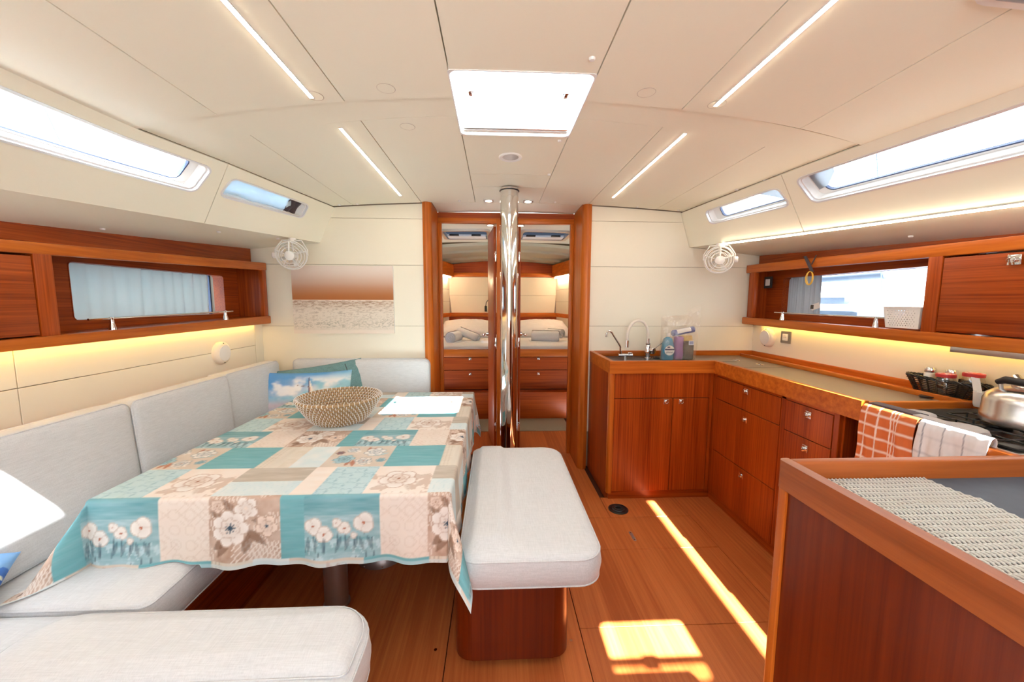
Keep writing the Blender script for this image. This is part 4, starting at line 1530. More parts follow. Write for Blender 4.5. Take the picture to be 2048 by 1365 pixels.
def cell_lattice(x, y, w_, h_):
    c = wash(full(x, PNK), x, y, CRM, 41, 12, 12, 0.9)
    u, v = (x + y) * 38, (x - y) * 38
    ln = np.minimum(np.abs(u - np.round(u)), np.abs(v - np.round(v)))
    c = mixc(c, s2l((206, 182, 164)), sstep(0.10, 0.05, ln) * 0.28 * (vnoise(x * 20, y * 20, 43, 2) > 0.42))
    u2, v2 = x * 19, y * 19
    rr = np.sqrt((u2 - np.round(u2)) ** 2 + (v2 - np.round(v2)) ** 2)
    return mixc(c, s2l((206, 184, 166)), sstep(0.06, 0.03, np.abs(rr - 0.33)) * 0.22)
def cell_brown(x, y, w_, h_):
    c = wash(full(x, BRN), x, y, PNK, 51, 26, 26, 0.75)
    hs = np.sin((x * 0.9 + y * 0.25) * 520) * 0.5 + 0.5
    c = mixc(c, CRM, (hs > 0.65) * (vnoise(x * 22, y * 22, 53, 3) > 0.5) * 0.7)
    st = (np.abs(np.sin((x - y * 0.8) * 190)) < 0.45) * (y < h_ * 0.26) * (x > w_ * 0.35)
    c = mixc(c, CRM, st * 0.8)
    for (a, b2, d, e) in ((.30, .40, .06, .16), (.34, .38, .12, .06), (.5, .5, .78, .2), (.45, .6, .2, .95), (.6, .62, .92, .55), (.2, .6, .02, .86), (.55, .4, .5, .1)):
        c = leaf(c, x, y, a * w_, b2 * h_, d * w_, e * h_, 0.014, DBR, 0.7)
    c = flower(c, x, y, .52 * w_, .80 * h_, .042, 5, WHT, BRN, PNK, 0.5)
    c = flower(c, x, y, .80 * w_, .52 * h_, .040, 5, PNK * 1.08, BRN, INK, 1.5)
    c = flower(c, x, y, .12 * w_, .84 * h_, .024, 5, PNK, BRN, BRN, 0.2)
    c = flower(c, x, y, .30 * w_, .50 * h_, .062, 7, WHT, BRN, INK, 0.0, 0.2)
    for k in range(9):
        a = k * 0.7
        c = linez(c, x, y, .30 * w_, .50 * h_, .30 * w_ + .020 * math.cos(a), .50 * h_ + .020 * math.sin(a), 0.0012, INK, 0.9)
    return c
def cell_teal(x, y, w_, h_):
    c = wash(full(x, TEAL), x, y, BLU, 61, 8, 120, 0.6)
    return wash(c, x, y, TEAL2, 63, 12, 160, 0.5)
def cell_taupe(x, y, w_, h_):
    c = wash(full(x, TAU), x, y, CRM, 71, 12, 140, 0.55)
    lo = y < h_ * 0.48
    c2 = wash(full(x, LBL), x, y, WHT, 73, 16, 16, 0.7)
    rr = np.abs(np.sin(np.sqrt((x - w_ * .4) ** 2 + (y - h_ * .2) ** 2) * 180))
    c2 = mixc(c2, BLU, sstep(0.22, 0.08, rr) * 0.3)
    return np.where(lo[..., None], c2, c)
def cell_pink(x, y, w_, h_):
    return wash(full(x, PNK), x, y, WHT, 81, 9, 40, 0.8)
def cell_damask(x, y, w_, h_):
    c = wash(full(x, LBL), x, y, BLU, 91, 14, 14, 0.55)
    u, v = x * 24, y * 24
    q = np.sin(u * 3.14) * np.sin(v * 3.14) + 0.35 * np.sin(u * 9.4 + 1) * np.sin(v * 9.4)
    return mixc(c, s2l((120, 170, 186)), sstep(0.25, 0.05, np.abs(q - 0.25)) * 0.5)
def cell_rose(x, y, w_, h_):
    c = wash(full(x, PNK), x, y, WHT, 101, 16, 16, 0.9)
    c = mixc(c, BRN, 0.45 * (vnoise(x * 24, y * 24, 103, 3) > 0.60) * (y < h_ * 0.7))
    for (a, b2, d, e) in ((.5, .45, .95, .68), (.5, .5, .88, .3), (.4, .4, .1, .2), (.35, .55, .05, .62), (.6, .4, .7, .08)):
        c = linez(c, x, y, a * w_, b2 * h_, d * w_, e * h_, 0.0016, BRN, 0.7)
        c = leaf(c, x, y, a * w_, b2 * h_, d * w_, e * h_, 0.010, PNK * 0.8, 0.7)
    c = flower(c, x, y, .45 * w_, .50 * h_, .072, 5, WHT, s2l((170, 115, 82)), s2l((190, 130, 90)), 0.4, 0.22)
    c = flower(c, x, y, .45 * w_, .52 * h_, .040, 4, CRM, s2l((170, 115, 82)), s2l((160, 100, 66)), 1.1, 0.25)
    return c
def cell_lace(x, y, w_, h_):
    c = wash(full(x, s2l((214, 202, 184))), x, y, WHT, 111, 20, 60, 0.6)
    k = np.floor(x / (w_ / 3))
    c = np.where((k == 1)[..., None], wash(full(x, s2l((232, 224, 212))), x, y, TAU, 113, 60, 8, 0.35), c)
    dots = (np.sin(x * 420) > 0.2) * (np.sin(y * 420) > 0.2) * (k == 0)
    return mixc(c, TAU, dots * 0.6)
def cell_ltblue(x, y, w_, h_):
    return wash(full(x, LBL), x, y, WHT, 121, 18, 18, 0.8)
def cell_floral(x, y, w_, h_):
    c = wash(full(x, s2l((206, 190, 174))), x, y, CRM, 131, 14, 14, 0.6)
    for k in range(16):
        a = k * 2.39
        c = leaf(c, x, y, .5 * w_ + .2 * w_ * math.cos(a), .5 * h_ + .2 * h_ * math.sin(a), .5 * w_ + .47 * w_ * math.cos(a + .3), .5 * h_ + .47 * h_ * math.sin(a + .3), 0.009, (BLU, PNK * 0.85, WHT, ORG)[k % 4], 0.75)
    for (a, b2, r, f, ce) in ((.70, .70, .046, WHT, INK), (.28, .36, .044, BLU, INK), (.62, .26, .036, CRM, ORG), (.30, .80, .026, WHT, BLU), (.9, .3, .02, BLU, INK), (.12, .66, .018, ORG, CRM)):
        c = flower(c, x, y, a * w_, b2 * h_, r, 6, f, s2l((110, 130, 140)), ce, a * 7)
        c = flower(c, x, y, a * w_, b2 * h_, r * 0.55, 5, f * 0.95, s2l((96, 126, 146)), ce, a * 3)
    return c
PX, PY = 0.735, 0.6615
ROWS = [[(0.255, cell_poppy), (0.167, cell_lattice), (0.236, cell_brown), (0.077, cell_teal)],
        [(0.262, cell_taupe), (0.080, cell_pink), (0.168, cell_damask), (0.225, cell_rose)],
        [(0.225, cell_teal), (0.135, cell_lace), (0.122, cell_ltblue), (0.253, cell_floral)]]
ROFF = [0.0, -0.318, -0.535]
def cloth_color(U, V):
    """U, V in metres across and along the cloth; row 0 (poppies) ends at the front table edge"""
    C = np.zeros(U.shape + (3,))
    v = np.mod(V, PY)
    row = np.minimum((v / (PY / 3)).astype(int), 2)
    for r_ in range(3):
        u = np.mod(U - ROFF[r_], PX)
        x0 = 0.0
        for (w_, fn) in ROWS[r_]:
            m_ = (row == r_) & (u >= x0) & (u < x0 + w_)
            if m_.any():
                xs, ys = u[m_] - x0, v[m_] - r_ * PY / 3
                C[m_] = fn(xs, ys, w_, PY / 3)
            x0 += w_
    return C
TX0, TX1, TY0, TY1, TZ = -1.362, -0.165, 1.280, 2.772, 0.694
DL, DR, DF, DB = 0.285, 0.275, 0.245, 0.33
st = 0.0050
us = np.arange(TX0 - DL, TX1 + DR, st)
vs = np.arange(TY0 - DF, TY1 + DB, st)
U, V = np.meshgrid(us, vs, indexing='ij')
ra = 0.012
def drape(U, V):
    ax = np.where(U < TX0, U - TX0, np.where(U > TX1, U - TX1, 0.0))
    ay = np.where(V < TY0, V - TY0, np.where(V > TY1, V - TY1, 0.0))
    r = np.sqrt(ax * ax + ay * ay)
    th = np.arctan2(np.abs(ay), np.abs(ax) + 1e-12)
    corner = (np.abs(ax) > 0) & (np.abs(ay) > 0)
    flare = np.where(corner, np.sin(2 * th), 0.0)
    # rounded edge then hanging at an angle, flaring at the corners
    ang = np.where(corner, R(3), np.where(np.abs(ay) > 0, np.where(V > TY1, R(2), R(5)), R(1.5))) + np.where(V > TY1, R(16), R(33)) * flare ** 1.3
    rip = np.where(np.abs(ax) > 0, np.sin(V * 21 + 1.2) + 0.6 * np.sin(V * 47), 0) + np.where(np.abs(ay) > 0, np.sin(U * 19) + 0.6 * np.sin(U * 43 + 2), 0)
    ang = ang + np.where((V < TY0), R(3.0), R(1.0)) * rip * sstep(0.02, 0.2, r) * np.where(corner, 0.3, 1)
    q = np.minimum(r, ra * PI / 2)
    hor = ra * np.sin(q / ra) + np.maximum(r - ra * PI / 2, 0) * np.sin(ang)
    ver = ra * (1 - np.cos(q / ra)) + np.maximum(r - ra * PI / 2, 0) * np.cos(ang)
    dx = np.where(r > 0, ax / np.maximum(r, 1e-9), 0)
    dy = np.where(r > 0, ay / np.maximum(r, 1e-9), 0)
    # in a corner the flap folds: its direction is pulled towards the diagonal
    ph = PI / 2 * (th / (PI / 2)) ** 0.42
    dx2 = np.where(corner, np.sign(ax) * np.cos(ph), dx)
    dy2 = np.where(corner, np.sign(ay) * np.sin(ph), dy)
    X = np.clip(U, TX0, TX1) + dx2 * hor
    Y = np.clip(V, TY0, TY1) + dy2 * hor
    Z = TZ - ver + 0.0006 * np.sin(U * 30) * np.sin(V * 25)
    return np.stack([X, Y, Z], -1)
P = drape(U, V)
P[..., 2] = np.maximum(P[..., 2], np.where(P[..., 0] < -1.0, 0.470, 0.3))
# print phase: a poppy cell begins just left of x = -0.66 at the front edge
cols = cloth_color(U - (-0.657), V - TY0 + PY / 3 * 1.0)
# hem
hem = (U < us[0] + 0.012) | (U > us[-1] - 0.012) | (V < vs[0] + 0.012) | (V > vs[-1] - 0.012)
cols[hem] = cols[hem] * 0.5 + LBL * 0.5
tc_ = grid_obj('tablecloth', P, cols, M['print'], loc=(-0.76, 2.05, TZ))
tag(tc_, 'teal and brown patchwork floral tablecloth hanging over the table edges', 'tablecloth')

# ---- seagrass bowl
t = thing('basket_bowl', 'round seagrass basket bowl stitched with white cord on the tablecloth', 'basket', (-0.868, 2.12, 0.695))
nrow = 10
for k in range(nrow):
    f = k / (nrow - 1)
    r = 0.128 + 0.088 * (f ** 0.75)
    z = 0.6955 + 0.0075 + f * 0.126
    bm = nb()
    torus(bm, (-0.868, 2.12, z), r, 0.0082, n=56, m=8)
    obj('coil', bm, M['seagrass'], t)
bm = nb()
lathe(bm, [(0, 0.697), (0.128, 0.697), (0.128, 0.704), (0, 0.704)], (-0.868, 2.12, 0), n=40)
obj('bowl_base', bm, M['seagrass'], t)
bm = nb()
for k in range(nrow):
    f = k / (nrow - 1)
    r = 0.128 + 0.088 * (f ** 0.75)
    z = 0.6955 + 0.0075 + f * 0.126
    f2 = max(0, (k - 1)) / (nrow - 1)
    slope = (0.088 * (f ** 0.75) - 0.088 * (f2 ** 0.75)) if k else 0.01
    ns = 54
    for i in range(ns):
        a = 2 * PI * (i + 0.5 * (k % 2)) / ns
        ca, sa = math.cos(a), math.sin(a)
        a2 = a + 0.012
        pts = []
        for q in range(8):
            b2 = 2 * PI * q / 8
            rr = r + 0.0094 * math.cos(b2)
            zz = z + 0.0094 * math.sin(b2)
            pts.append((-0.868 + rr * math.cos(a + 0.012 * q / 8), 2.12 + rr * math.sin(a + 0.012 * q / 8), zz))
        tube(bm, pts, 0.0022, 5, closed=True)
        if k == nrow - 1 and False:
            pass
o = obj('cord_stitching', bm, M['white_cord'], t, smooth=80, recalc=False)
o['kind'] = 'stuff'

# ---- scatter cushions
def pillow_grid(wd, ht, th, nu=90, nv=64):
    u = np.linspace(-1, 1, nu)
    v = np.linspace(-1, 1, nv)
    Ug, Vg = np.meshgrid(u, v, indexing='ij')
    prof = np.sqrt(clamp01(1 - np.abs(Ug) ** 2.6)) * np.sqrt(clamp01(1 - np.abs(Vg) ** 2.6))
    pin = 1 - 0.055 * (1 - np.abs(Ug)) ** 0 * (1 - Vg ** 2) * np.abs(Ug) ** 4
    pin2 = 1 - 0.07 * (1 - Ug ** 2) * np.abs(Vg) ** 4
    X = Ug * wd / 2 * pin
    Y = Vg * ht / 2 * pin2
    wr = (vnoise(Ug * 4 + 9, Vg * 4 + 9, 171, 3) - 0.5) * 0.02 * prof
    Z = prof * th / 2 + wr
    return Ug, Vg, X, Y, Z
def pillow(name, wd, ht, th, T, front_cols, back_col, label, mat, group=None, piping=None):
    Ug, Vg, X, Y, Z = pillow_grid(wd, ht, th)
    def place(Zs):
        P4 = np.stack([X, Y, Zs, np.ones_like(X)], -1) @ np.array(T).T
        return P4[..., :3]
    t = thing(name, label, 'pillow', tuple(T.translation))
    grid_obj('cover_front', place(Z), front_cols(Ug, Vg) if front_cols else None, mat, parent=t)
    grid_obj('cover_back', place(-Z)[::-1], np.ones(X.shape + (3,)) * np.asarray(back_col) if front_cols else None, mat, parent=t)
    return t
def sail_print(u, v):
    c = full(u, s2l((226, 226, 226)))
    n1 = vnoise(u * 2.2 + 5, v * 2.2 + 5, 201, 4)
    n2 = vnoise(u * 3.3 + 15, v * 2.6 + 2, 205, 4)
    sky = s2l((84, 150, 208))
    c = mixc(c, s2l((150, 205, 220)), clamp01(0.9 * sstep(0.35, 0.6, n1)))
    c = mixc(c, sky, clamp01(sstep(0.2, 0.95, v + 0.5 * (n2 - 0.5) - 0.35 * u) * 0.95))
    cl = sstep(0.46, 0.60, vnoise(u * 2.0 + 31, v * 2.4 + 7, 211, 4) + 0.25 * (0.25 - np.abs(v - 0.2)))
    c = mixc(c, s2l((250, 244, 240)), cl * 0.9 * sstep(0.95, 0.6, v))
    c = mixc(c, s2l((236, 190, 196)), sstep(0.28, 0.0, np.abs(v + 0.12)) * 0.65 * sstep(0.5, -0.7, u))
    c = mixc(c, s2l((150, 160, 205)), sstep(0.2, 0.0, np.abs(v + 0.32)) * 0.45 * sstep(0.3, -0.8, u) * n2 * 1.6)
    sea = sstep(-0.52, -0.55, v)
    c = mixc(c, mixc(full(u, s2l((52, 104, 160))), s2l((150, 196, 215)), vnoise(u * 5, v * 40, 221, 3)), sea)
    # sails, mast and gaff
    def tri(c, a, b2, d, col, al):
        def side(p, q):
            return (u - p[0]) * (q[1] - p[1]) - (v - p[1]) * (q[0] - p[0])
        s1, s2_, s3 = side(a, b2), side(b2, d), side(d, a)
        ins = ((s1 <= 0) & (s2_ <= 0) & (s3 <= 0)) | ((s1 >= 0) & (s2_ >= 0) & (s3 >= 0))
        return mixc(c, col, ins * al)
    c = tri(c, (0.02, 0.72), (0.30, -0.42), (0.03, -0.45), s2l((246, 232, 220)), 0.9)
    c = tri(c, (-0.03, 0.30), (-0.30, -0.45), (-0.02, -0.45), s2l((215, 232, 240)), 0.9)
    c = linez(c, u, v, -0.03, 0.30, -0.32, -0.46, 0.016, s2l((60, 130, 180)), 0.9)
    c = linez(c, u, v, 0.005, 0.80, 0.03, -0.5, 0.012, s2l((90, 70, 110)), 0.95)
    c = linez(c, u, v, -0.24, 0.52, 0.02, 0.46, 0.012, s2l((120, 80, 70)), 0.9)
    c = linez(c, u, v, 0.035, 0.45, 0.05, -0.5, 0.012, s2l((200, 130, 80)), 0.8)
    return c
Tp = Matrix.Translation((-1.338, 2.738, 0.650)) @ Matrix.Rotation(R(1.5), 4, 'Y') @ Matrix.Rotation(R(19), 4, 'Z') @ Matrix.Rotation(R(78), 4, 'X')
pillow('throw_pillow', 0.575, 0.42, 0.09, Tp, sail_print, s2l((235, 232, 226)), 'oblong pillow printed with a watercolour sailboat and clouds in settee corner', M['canvas'])
Tt = Matrix.Translation((-1.325, 2.808, 0.665)) @ Matrix.Rotation(R(-7), 4, 'Y') @ Matrix.Rotation(R(13), 4, 'Z') @ Matrix.Rotation(R(80), 4, 'X')
tp = pillow('throw_pillow', 0.70, 0.46, 0.06, Tt, None, None, 'teal linen pillow behind the sailboat pillow in settee corner', M['teal_fabric'])
bm = nb()
tube(bm, [tuple(Tt @ Vector((0.235 + 0.01 * math.sin(k), 0.20 - 0.04 * k, 0.032 - 0.0015 * k))) for k in range(6)], 0.0022, 5)
obj('seam_cord', bm, M['charcoal'], tp)
def hydrangea(u, v):
    c = wash(full(u, s2l((150, 190, 225))), u, v, s2l((70, 130, 200)), 301, 3, 3, 1.0)
    r_ = np.random.RandomState(3)
    for k in range(34):
        a, b2 = r_.uniform(-1, 1, 2)
        col = [s2l((96, 160, 220)), s2l((235, 215, 220)), s2l((60, 110, 190)), s2l((190, 220, 235))][k % 4]
        c = flower(c, u, v, a, b2, r_.uniform(.12, .24), 4, col, s2l((40, 80, 150)), s2l((230, 230, 200)), a * 5, 0.3)
    return c
Th = Matrix.Translation((-1.565, 1.005, 0.535)) @ Matrix.Rotation(R(35), 4, 'Z') @ Matrix.Rotation(R(14), 4, 'Y') @ Matrix.Rotation(R(30), 4, 'X')
pillow('throw_pillow', 0.30, 0.28, 0.11, Th, hydrangea, s2l((200, 215, 230)), 'blue floral pillow cut by the left edge of the picture', M['canvas'])

# ---- picture on the bulkhead
t = thing('wall_picture', 'unframed canvas print of a pale sea under an orange sky on bulkhead', 'picture', (-1.16, 2.99, 1.11))
bm = nb()
box(bm, -1.541, -0.781, 2.9815, 2.9995, 1.111, 1.628)
obj('stretcher', bm, M['paper_white'], t)
uu = np.linspace(0, 1, 190)
vv = np.linspace(0, 1, 130)
Ug, Vg = np.meshgrid(uu, vv, indexing='ij')
c = full(Ug, s2l((232, 218, 208)))
c = mixc(c, s2l((178, 116, 72)), sstep(1.0, 0.55, Vg))
c = mixc(c, s2l((168, 98, 52)), sstep(0.62, 0.50, Vg) * 0.6)
sea = Vg < 0.498
n1 = vnoise(Ug * 30, Vg * 260, 401, 4)
n2 = vnoise(Ug * 60, Vg * 160, 405, 3)
cs = full(Ug, s2l((226, 214, 200)))
cs = mixc(cs, s2l((160, 112, 76)), sstep(0.30, 0.49, Vg) * (0.35 + 0.9 * (n1 > 0.5)) * 0.5)
cs = mixc(cs, s2l((110, 108, 84)), (n2 > 0.58) * sstep(0.03, 0.14, Vg) * sstep(0.30, 0.13, Vg) * 0.45)
cs = mixc(cs, s2l((120, 90, 66)), (n1 > 0.62) * sstep(0.1, 0.3, Vg) * 0.35)
cs = mixc(cs, s2l((236, 222, 208)), sstep(0.07, 0.03, Vg) * 0.9)
cs = mixc(cs, s2l((240, 226, 205)), sstep(0.486, 0.494, Vg))
c = np.where(sea[..., None], cs, c)
Pg = np.stack([-1.541 + 0.76 * Ug, np.full_like(Ug, 2.9808), 1.111 + 0.517 * Vg], -1)
grid_obj('canvas_print', Pg, c, M['canvas'], parent=t)

# ---- round white cabin speakers
def speaker(p, ax, label):
    t = thing('round_speaker', label, 'speaker', p)
    bm = nb()
    lathe(bm, [(0.073, 0.0), (0.073, 0.012), (0.070, 0.022), (0.058, 0.032), (0.052, 0.034)], p, ax, 36, cap=False)
    obj('housing', bm, M['cream_plastic'], t)
    bm = nb()
    lathe(bm, [(0.053, 0.030), (0.051, 0.036), (0.03, 0.040), (0, 0.041)], p, ax, 36, cap=False)
    obj('grille', bm, M['white_plastic'], t)
    a, u, v = frame_of(ax)
    for k in (1, -1):
        bm = nb()
        c0 = Vector(p) + v * 0.062 * k + a * 0.024
        cyl(bm, c0, 0.004, 0.006, tuple(a), 8)
        obj('catch', bm, M['black'], t)
speaker((-1.788, 2.53, 1.022), (1, 0, 0), 'round cream speaker on the left cream wall below the shelf')
speaker((2.100, 2.815, 1.095), (-1, 0, 0), 'round cream speaker beside the wall socket in the galley corner')

# ---- fans
def fan(p, turn, tilt, label, mir):
    """p: ceiling bracket point"""
    t = thing('cabin_fan', label, 'fan', p)
    T = Matrix.Translation(Vector(p)) @ Matrix.Rotation(turn, 4, 'Z')
    H = T @ Matrix.Translation((0, -0.03, -0.118)) @ Matrix.Rotation(tilt, 4, 'X')   # head frame: -y is the front
    def put(bm, MM):
        bmesh.ops.transform(bm, matrix=MM, verts=bm.verts[:])
        return bm
    m_ = M['white_plastic']
    bm = nb()
    cyl(bm, (0, 0, -0.03), 0.024, 0.032, n=20, ch=0.003)
    obj('mount', put(bm, T), m_, t)
    bm = nb()
    tube(bm, [(-0.100, -0.03, -0.118), (-0.100, -0.03, -0.08), (-0.062, -0.01, -0.016), (0.062, -0.01, -0.016), (0.100, -0.03, -0.08), (0.100, -0.03, -0.118)], 0.0075, 8, flat=0.6)
    obj('bracket', put(bm, T), m_, t)
    bm = nb()
    sx = -0.108 if mir else 0.092
    cyl(bm, (sx if not mir else -0.118, -0.03, -0.118), 0.021, 0.026, (1, 0, 0), 18, 0.004)
    obj('tension_knob', put(bm, T), m_, t)
    bm = nb()
    for r, y in ((0.088, -0.032), (0.070, -0.040), (0.053, -0.044)):
        torus(bm, (0, y, 0), r, 0.0026, (0, 1, 0), 40, 6)
    torus(bm, (0, 0.0, 0), 0.094, 0.004, (0, 1, 0), 40, 6)
    torus(bm, (0, 0.03, 0), 0.090, 0.003, (0, 1, 0), 40, 6)
    for r in (0.07, 0.05):
        torus(bm, (0, 0.034, 0), r, 0.0022, (0, 1, 0), 36, 6)
    for k in range(5):
        a = k * 2 * PI / 5 + PI / 2
        c_, s_ = math.cos(a), math.sin(a)
        rr = 0.0058 if k == 0 else 0.0026
        tube(bm, [(0.02 * c_, -0.046, 0.02 * s_), (0.06 * c_, -0.043, 0.06 * s_), (0.088 * c_, -0.033, 0.088 * s_), (0.094 * c_, 0.0, 0.094 * s_), (0.09 * c_, 0.03, 0.09 * s_), (0.03 * c_, 0.036, 0.03 * s_)], rr, 6)
    obj('cage', put(bm, H), m_, t)
    bm = nb()
    lathe(bm, [(0.031, 0.030), (0.033, 0.040), (0.030, 0.050), (0.018, 0.055), (0, 0.056)], (0, 0, 0), (0, -1, 0), 28)
    obj('hub', put(bm, H), m_, t)
    bm = nb()
    cyl(bm, (0, 0.0, 0), 0.026, 0.055, (0, 1, 0), 20, 0.004)
    obj('motor', put(bm, H), m_, t)
    for k in range(4):
        a = k * PI / 2 + 0.4
        bm = nb()
        V = []
        for i in range(5):
            r = 0.02 + 0.06 * i / 4
            hw = 0.012 + 0.012 * i / 4
            row = []
            for j in (-1, 1):
                an = a + j * hw / max(r, 0.02) * 0.55
                row.append(bm.verts.new((r * math.cos(an), -0.012 + j * 0.007, r * math.sin(an))))
            V.append(row)
        for i in range(4):
            bm.faces.new((V[i][0], V[i][1], V[i + 1][1], V[i + 1][0]))
        bmesh.ops.solidify(bm, geom=bm.faces[:], thickness=0.0015)
        obj('blade', put(bm, H), m_, t)
fan((-1.395, 2.74, 1.788), R(10), R(8), 'white caged fan hanging over the picture on the left', True)
fan((1.612, 2.72, 1.781), R(-24), R(8), 'white caged fan hanging over the galley on the right', False)

# ================================================================== GALLEY, RIGHT
def latch(parent, p, ax, square=True, push=0.014):
    """square chrome plate with a round push button"""
    a, u, v = frame_of(ax)
    bm = nb()
    P = []
    for i in (-1, 1):
        for j in (-1, 1):
            for k in (-0.001, 0.003):
                P.append(Vector(p) + u * 0.0165 * i + v * 0.0165 * j + a * k)
    hexa(bm, P, 0.0008, 1)
    lathe(bm, [(0.010, 0.0), (0.010, 0.004 + push * 0.4), (0.0125, 0.006 + push * 0.6), (0.0125, 0.004 + push), (0.010, 0.006 + push), (0, 0.007 + push)], p, ax, 16)
    obj('knob', bm, M['chrome'], parent)

t = thing('sink_cabinet', 'wooden sink cabinet with two doors against the front bulkhead', 'cabinet', (1.12, 2.72, 0))
bm = nb()
box(bm, 0.762, 0.80, 2.50, 2.998, 0.0, 0.886)
obj('side_panel', bm, M['wood_z'], t)
bm = nb()
plate(bm, rrect(0.764, 0.80, 2.466, 2.51, [0.022, 0.002, 0.002, 0.002], 6), [], lambda u, v, wz: Vector((u, v, wz)), 0.045, 0.886)
obj('corner_post', bm, M['solid_z'], t)
bm = nb()
box(bm, 0.80, 1.479, 2.486, 2.99, 0.05, 0.886)
obj('carcass', bm, M['dark_wood'], t)
bm = nb()
box(bm, 0.782, 1.492, 2.482, 2.52, 0.0, 0.055)
obj('toe_kick', bm, M['wood_x'], t)
bm = nb()
box(bm, 0.8015, 1.455, 2.469, 2.487, 0.7165, 0.885, 0.001, 1)
obj('apron', bm, M['wood_z'], t)
for (x0, x1, kx) in ((0.8015, 1.2005, 1.157), (1.2045, 1.4525, 1.262)):
    bm = nb()
    box(bm, x0, x1, 2.469, 2.487, 0.060, 0.7125, 0.0012, 1)
    d = obj('door', bm, M['wood_z'], t)
    latch(d, (kx, 2.469, 0.690), (0, -1, 0), push=0.0)
bm = nb()
box(bm, 1.4565, 1.479, 2.4705, 2.487, 0.05, 0.885)
obj('stile', bm, M['wood_z'], t)

t = thing('drawer_unit', 'wooden galley drawer unit with chrome knobs along the right side', 'cabinet', (1.78, 2.0, 0))
bm = nb()
box(bm, 1.499, 2.09, 1.53, 2.47, 0.05, 0.886)
obj('carcass', bm, M['dark_wood'], t)
bm = nb()
box(bm, 1.492, 1.53, 1.53, 2.482, 0.0, 0.055)
obj('toe_kick', bm, M['wood_y'], t)
for (y0, y1, z0, z1) in ((2.437, 2.484, 0.058, 0.886), (1.832, 1.862, 0.058, 0.886), (1.53, 1.556, 0.058, 0.886), (1.556, 2.437, 0.870, 0.886)):
    bm = nb()
    box(bm, 1.483, 1.50, y0, y1, z0, z1, 0.001, 1)
    obj('stile', bm, M['wood_z'] if z1 - z0 > 0.1 else M['wood_y'], t)
for (y0, y1, z0, z1, ky, kz) in ((1.864, 2.4345, 0.7235, 0.868, 2.137, 0.838), (1.864, 2.4345, 0.3685, 0.7195, 2.130, 0.668), (1.864, 2.4345, 0.06, 0.3645, 2.132, 0.322),
                                 (1.558, 1.830, 0.7165, 0.868, 1.687, 0.832), (1.558, 1.830, 0.3685, 0.7125, 1.691, 0.666), (1.558, 1.830, 0.06, 0.3645, 1.69, 0.322)):
    bm = nb()
    box(bm, 1.480, 1.499, y0, y1, z0, z1, 0.0012, 1)
    d = obj('drawer', bm, M['wood_z'], t)
    latch(d, (1.480, ky, kz), (-1, 0, 0), push=0.0 if kz < 0.5 else 0.010)
bm = nb()
box(bm, 1.50, 2.05, 1.520, 1.532, 0.0, 0.886)
obj('end_panel', bm, M['wood_z'], t)

# ---- L-shaped worktop with wooden fiddle rails
t = thing('galley_worktop', 'L-shaped taupe worktop with varnished wooden fiddle rails', 'worktop', (1.6, 2.2, 0.887))
bm = nb()
box(bm, 1.478, 2.098, 1.472, 2.995, 0.888, 0.934)
wt = obj('worktop', bm, M['counter'], t)
bm = nb()
box(bm, 0.79, 1.478, 2.484, 2.995, 0.888, 0.932)
obj('sink_top', bm, M['sink'], t)
bm = nb()
plate(bm, [(0.760, 2.455), (1.466, 2.455), (1.466, 1.425), (1.496, 1.425), (1.496, 2.485), (0.790, 2.485), (0.790, 2.998), (0.760, 2.998)][::1], [], lambda u, v, wz: Vector((u, v, wz)), 0.8865, 0.970)
bmesh.ops.bevel(bm, geom=[e for e in bm.edges if e.calc_length() > 0.02 and len(e.link_faces) == 2 and e.calc_face_angle(0) > 0.5], offset=0.005, segments=2, affect='EDGES')
obj('fiddle_rail', bm, M['solid_x'], t)
bm = nb()
box(bm, 0.79, 2.085, 2.972, 2.998, 0.930, 0.972, 0.003)
obj('upstand', bm, M['solid_x'], t)
bm = nb()
box(bm, 2.084, 2.1, 1.0, 2.998, 0.930, 0.972, 0.003)
obj('upstand', bm, M['solid_y'], t)
bm = nb()
box(bm, 1.955, 1.973, 1.474, 2.93, 0.930, 0.957, 0.003)
obj('ledge_rail', bm, M['solid_y'], t)
bm = nb()
box(bm, 1.973, 2.085, 1.40, 2.97, 0.930, 0.938)
obj('ledge_board', bm, M['solid_y'], t)
bm = nb()
box(bm, 1.497, 2.02, 1.450, 1.474, 0.900, 0.956, 0.003)
obj('end_rail', bm, M['solid_x'], t)
for (x, y) in ((1.79, 2.72), (1.83, 2.52)):
    bm = nb()
    torus(bm, (x, y, 0.9345), 0.026, 0.002, n=24)
    torus(bm, (x, y, 0.9345), 0.014, 0.0018, n=20)
    obj('lifting_ring', bm, M['chrome'], t)
bm = nb()
box(bm, 1.62, 1.74, 2.625, 2.648, 0.9335, 0.9350)
obj('lid_slot', bm, M['black'], t)
bm = nb()
box(bm, 1.50, 1.95, 2.395, 2.398, 0.9338, 0.9346)
obj('lid_seam', bm, M['black'], t)

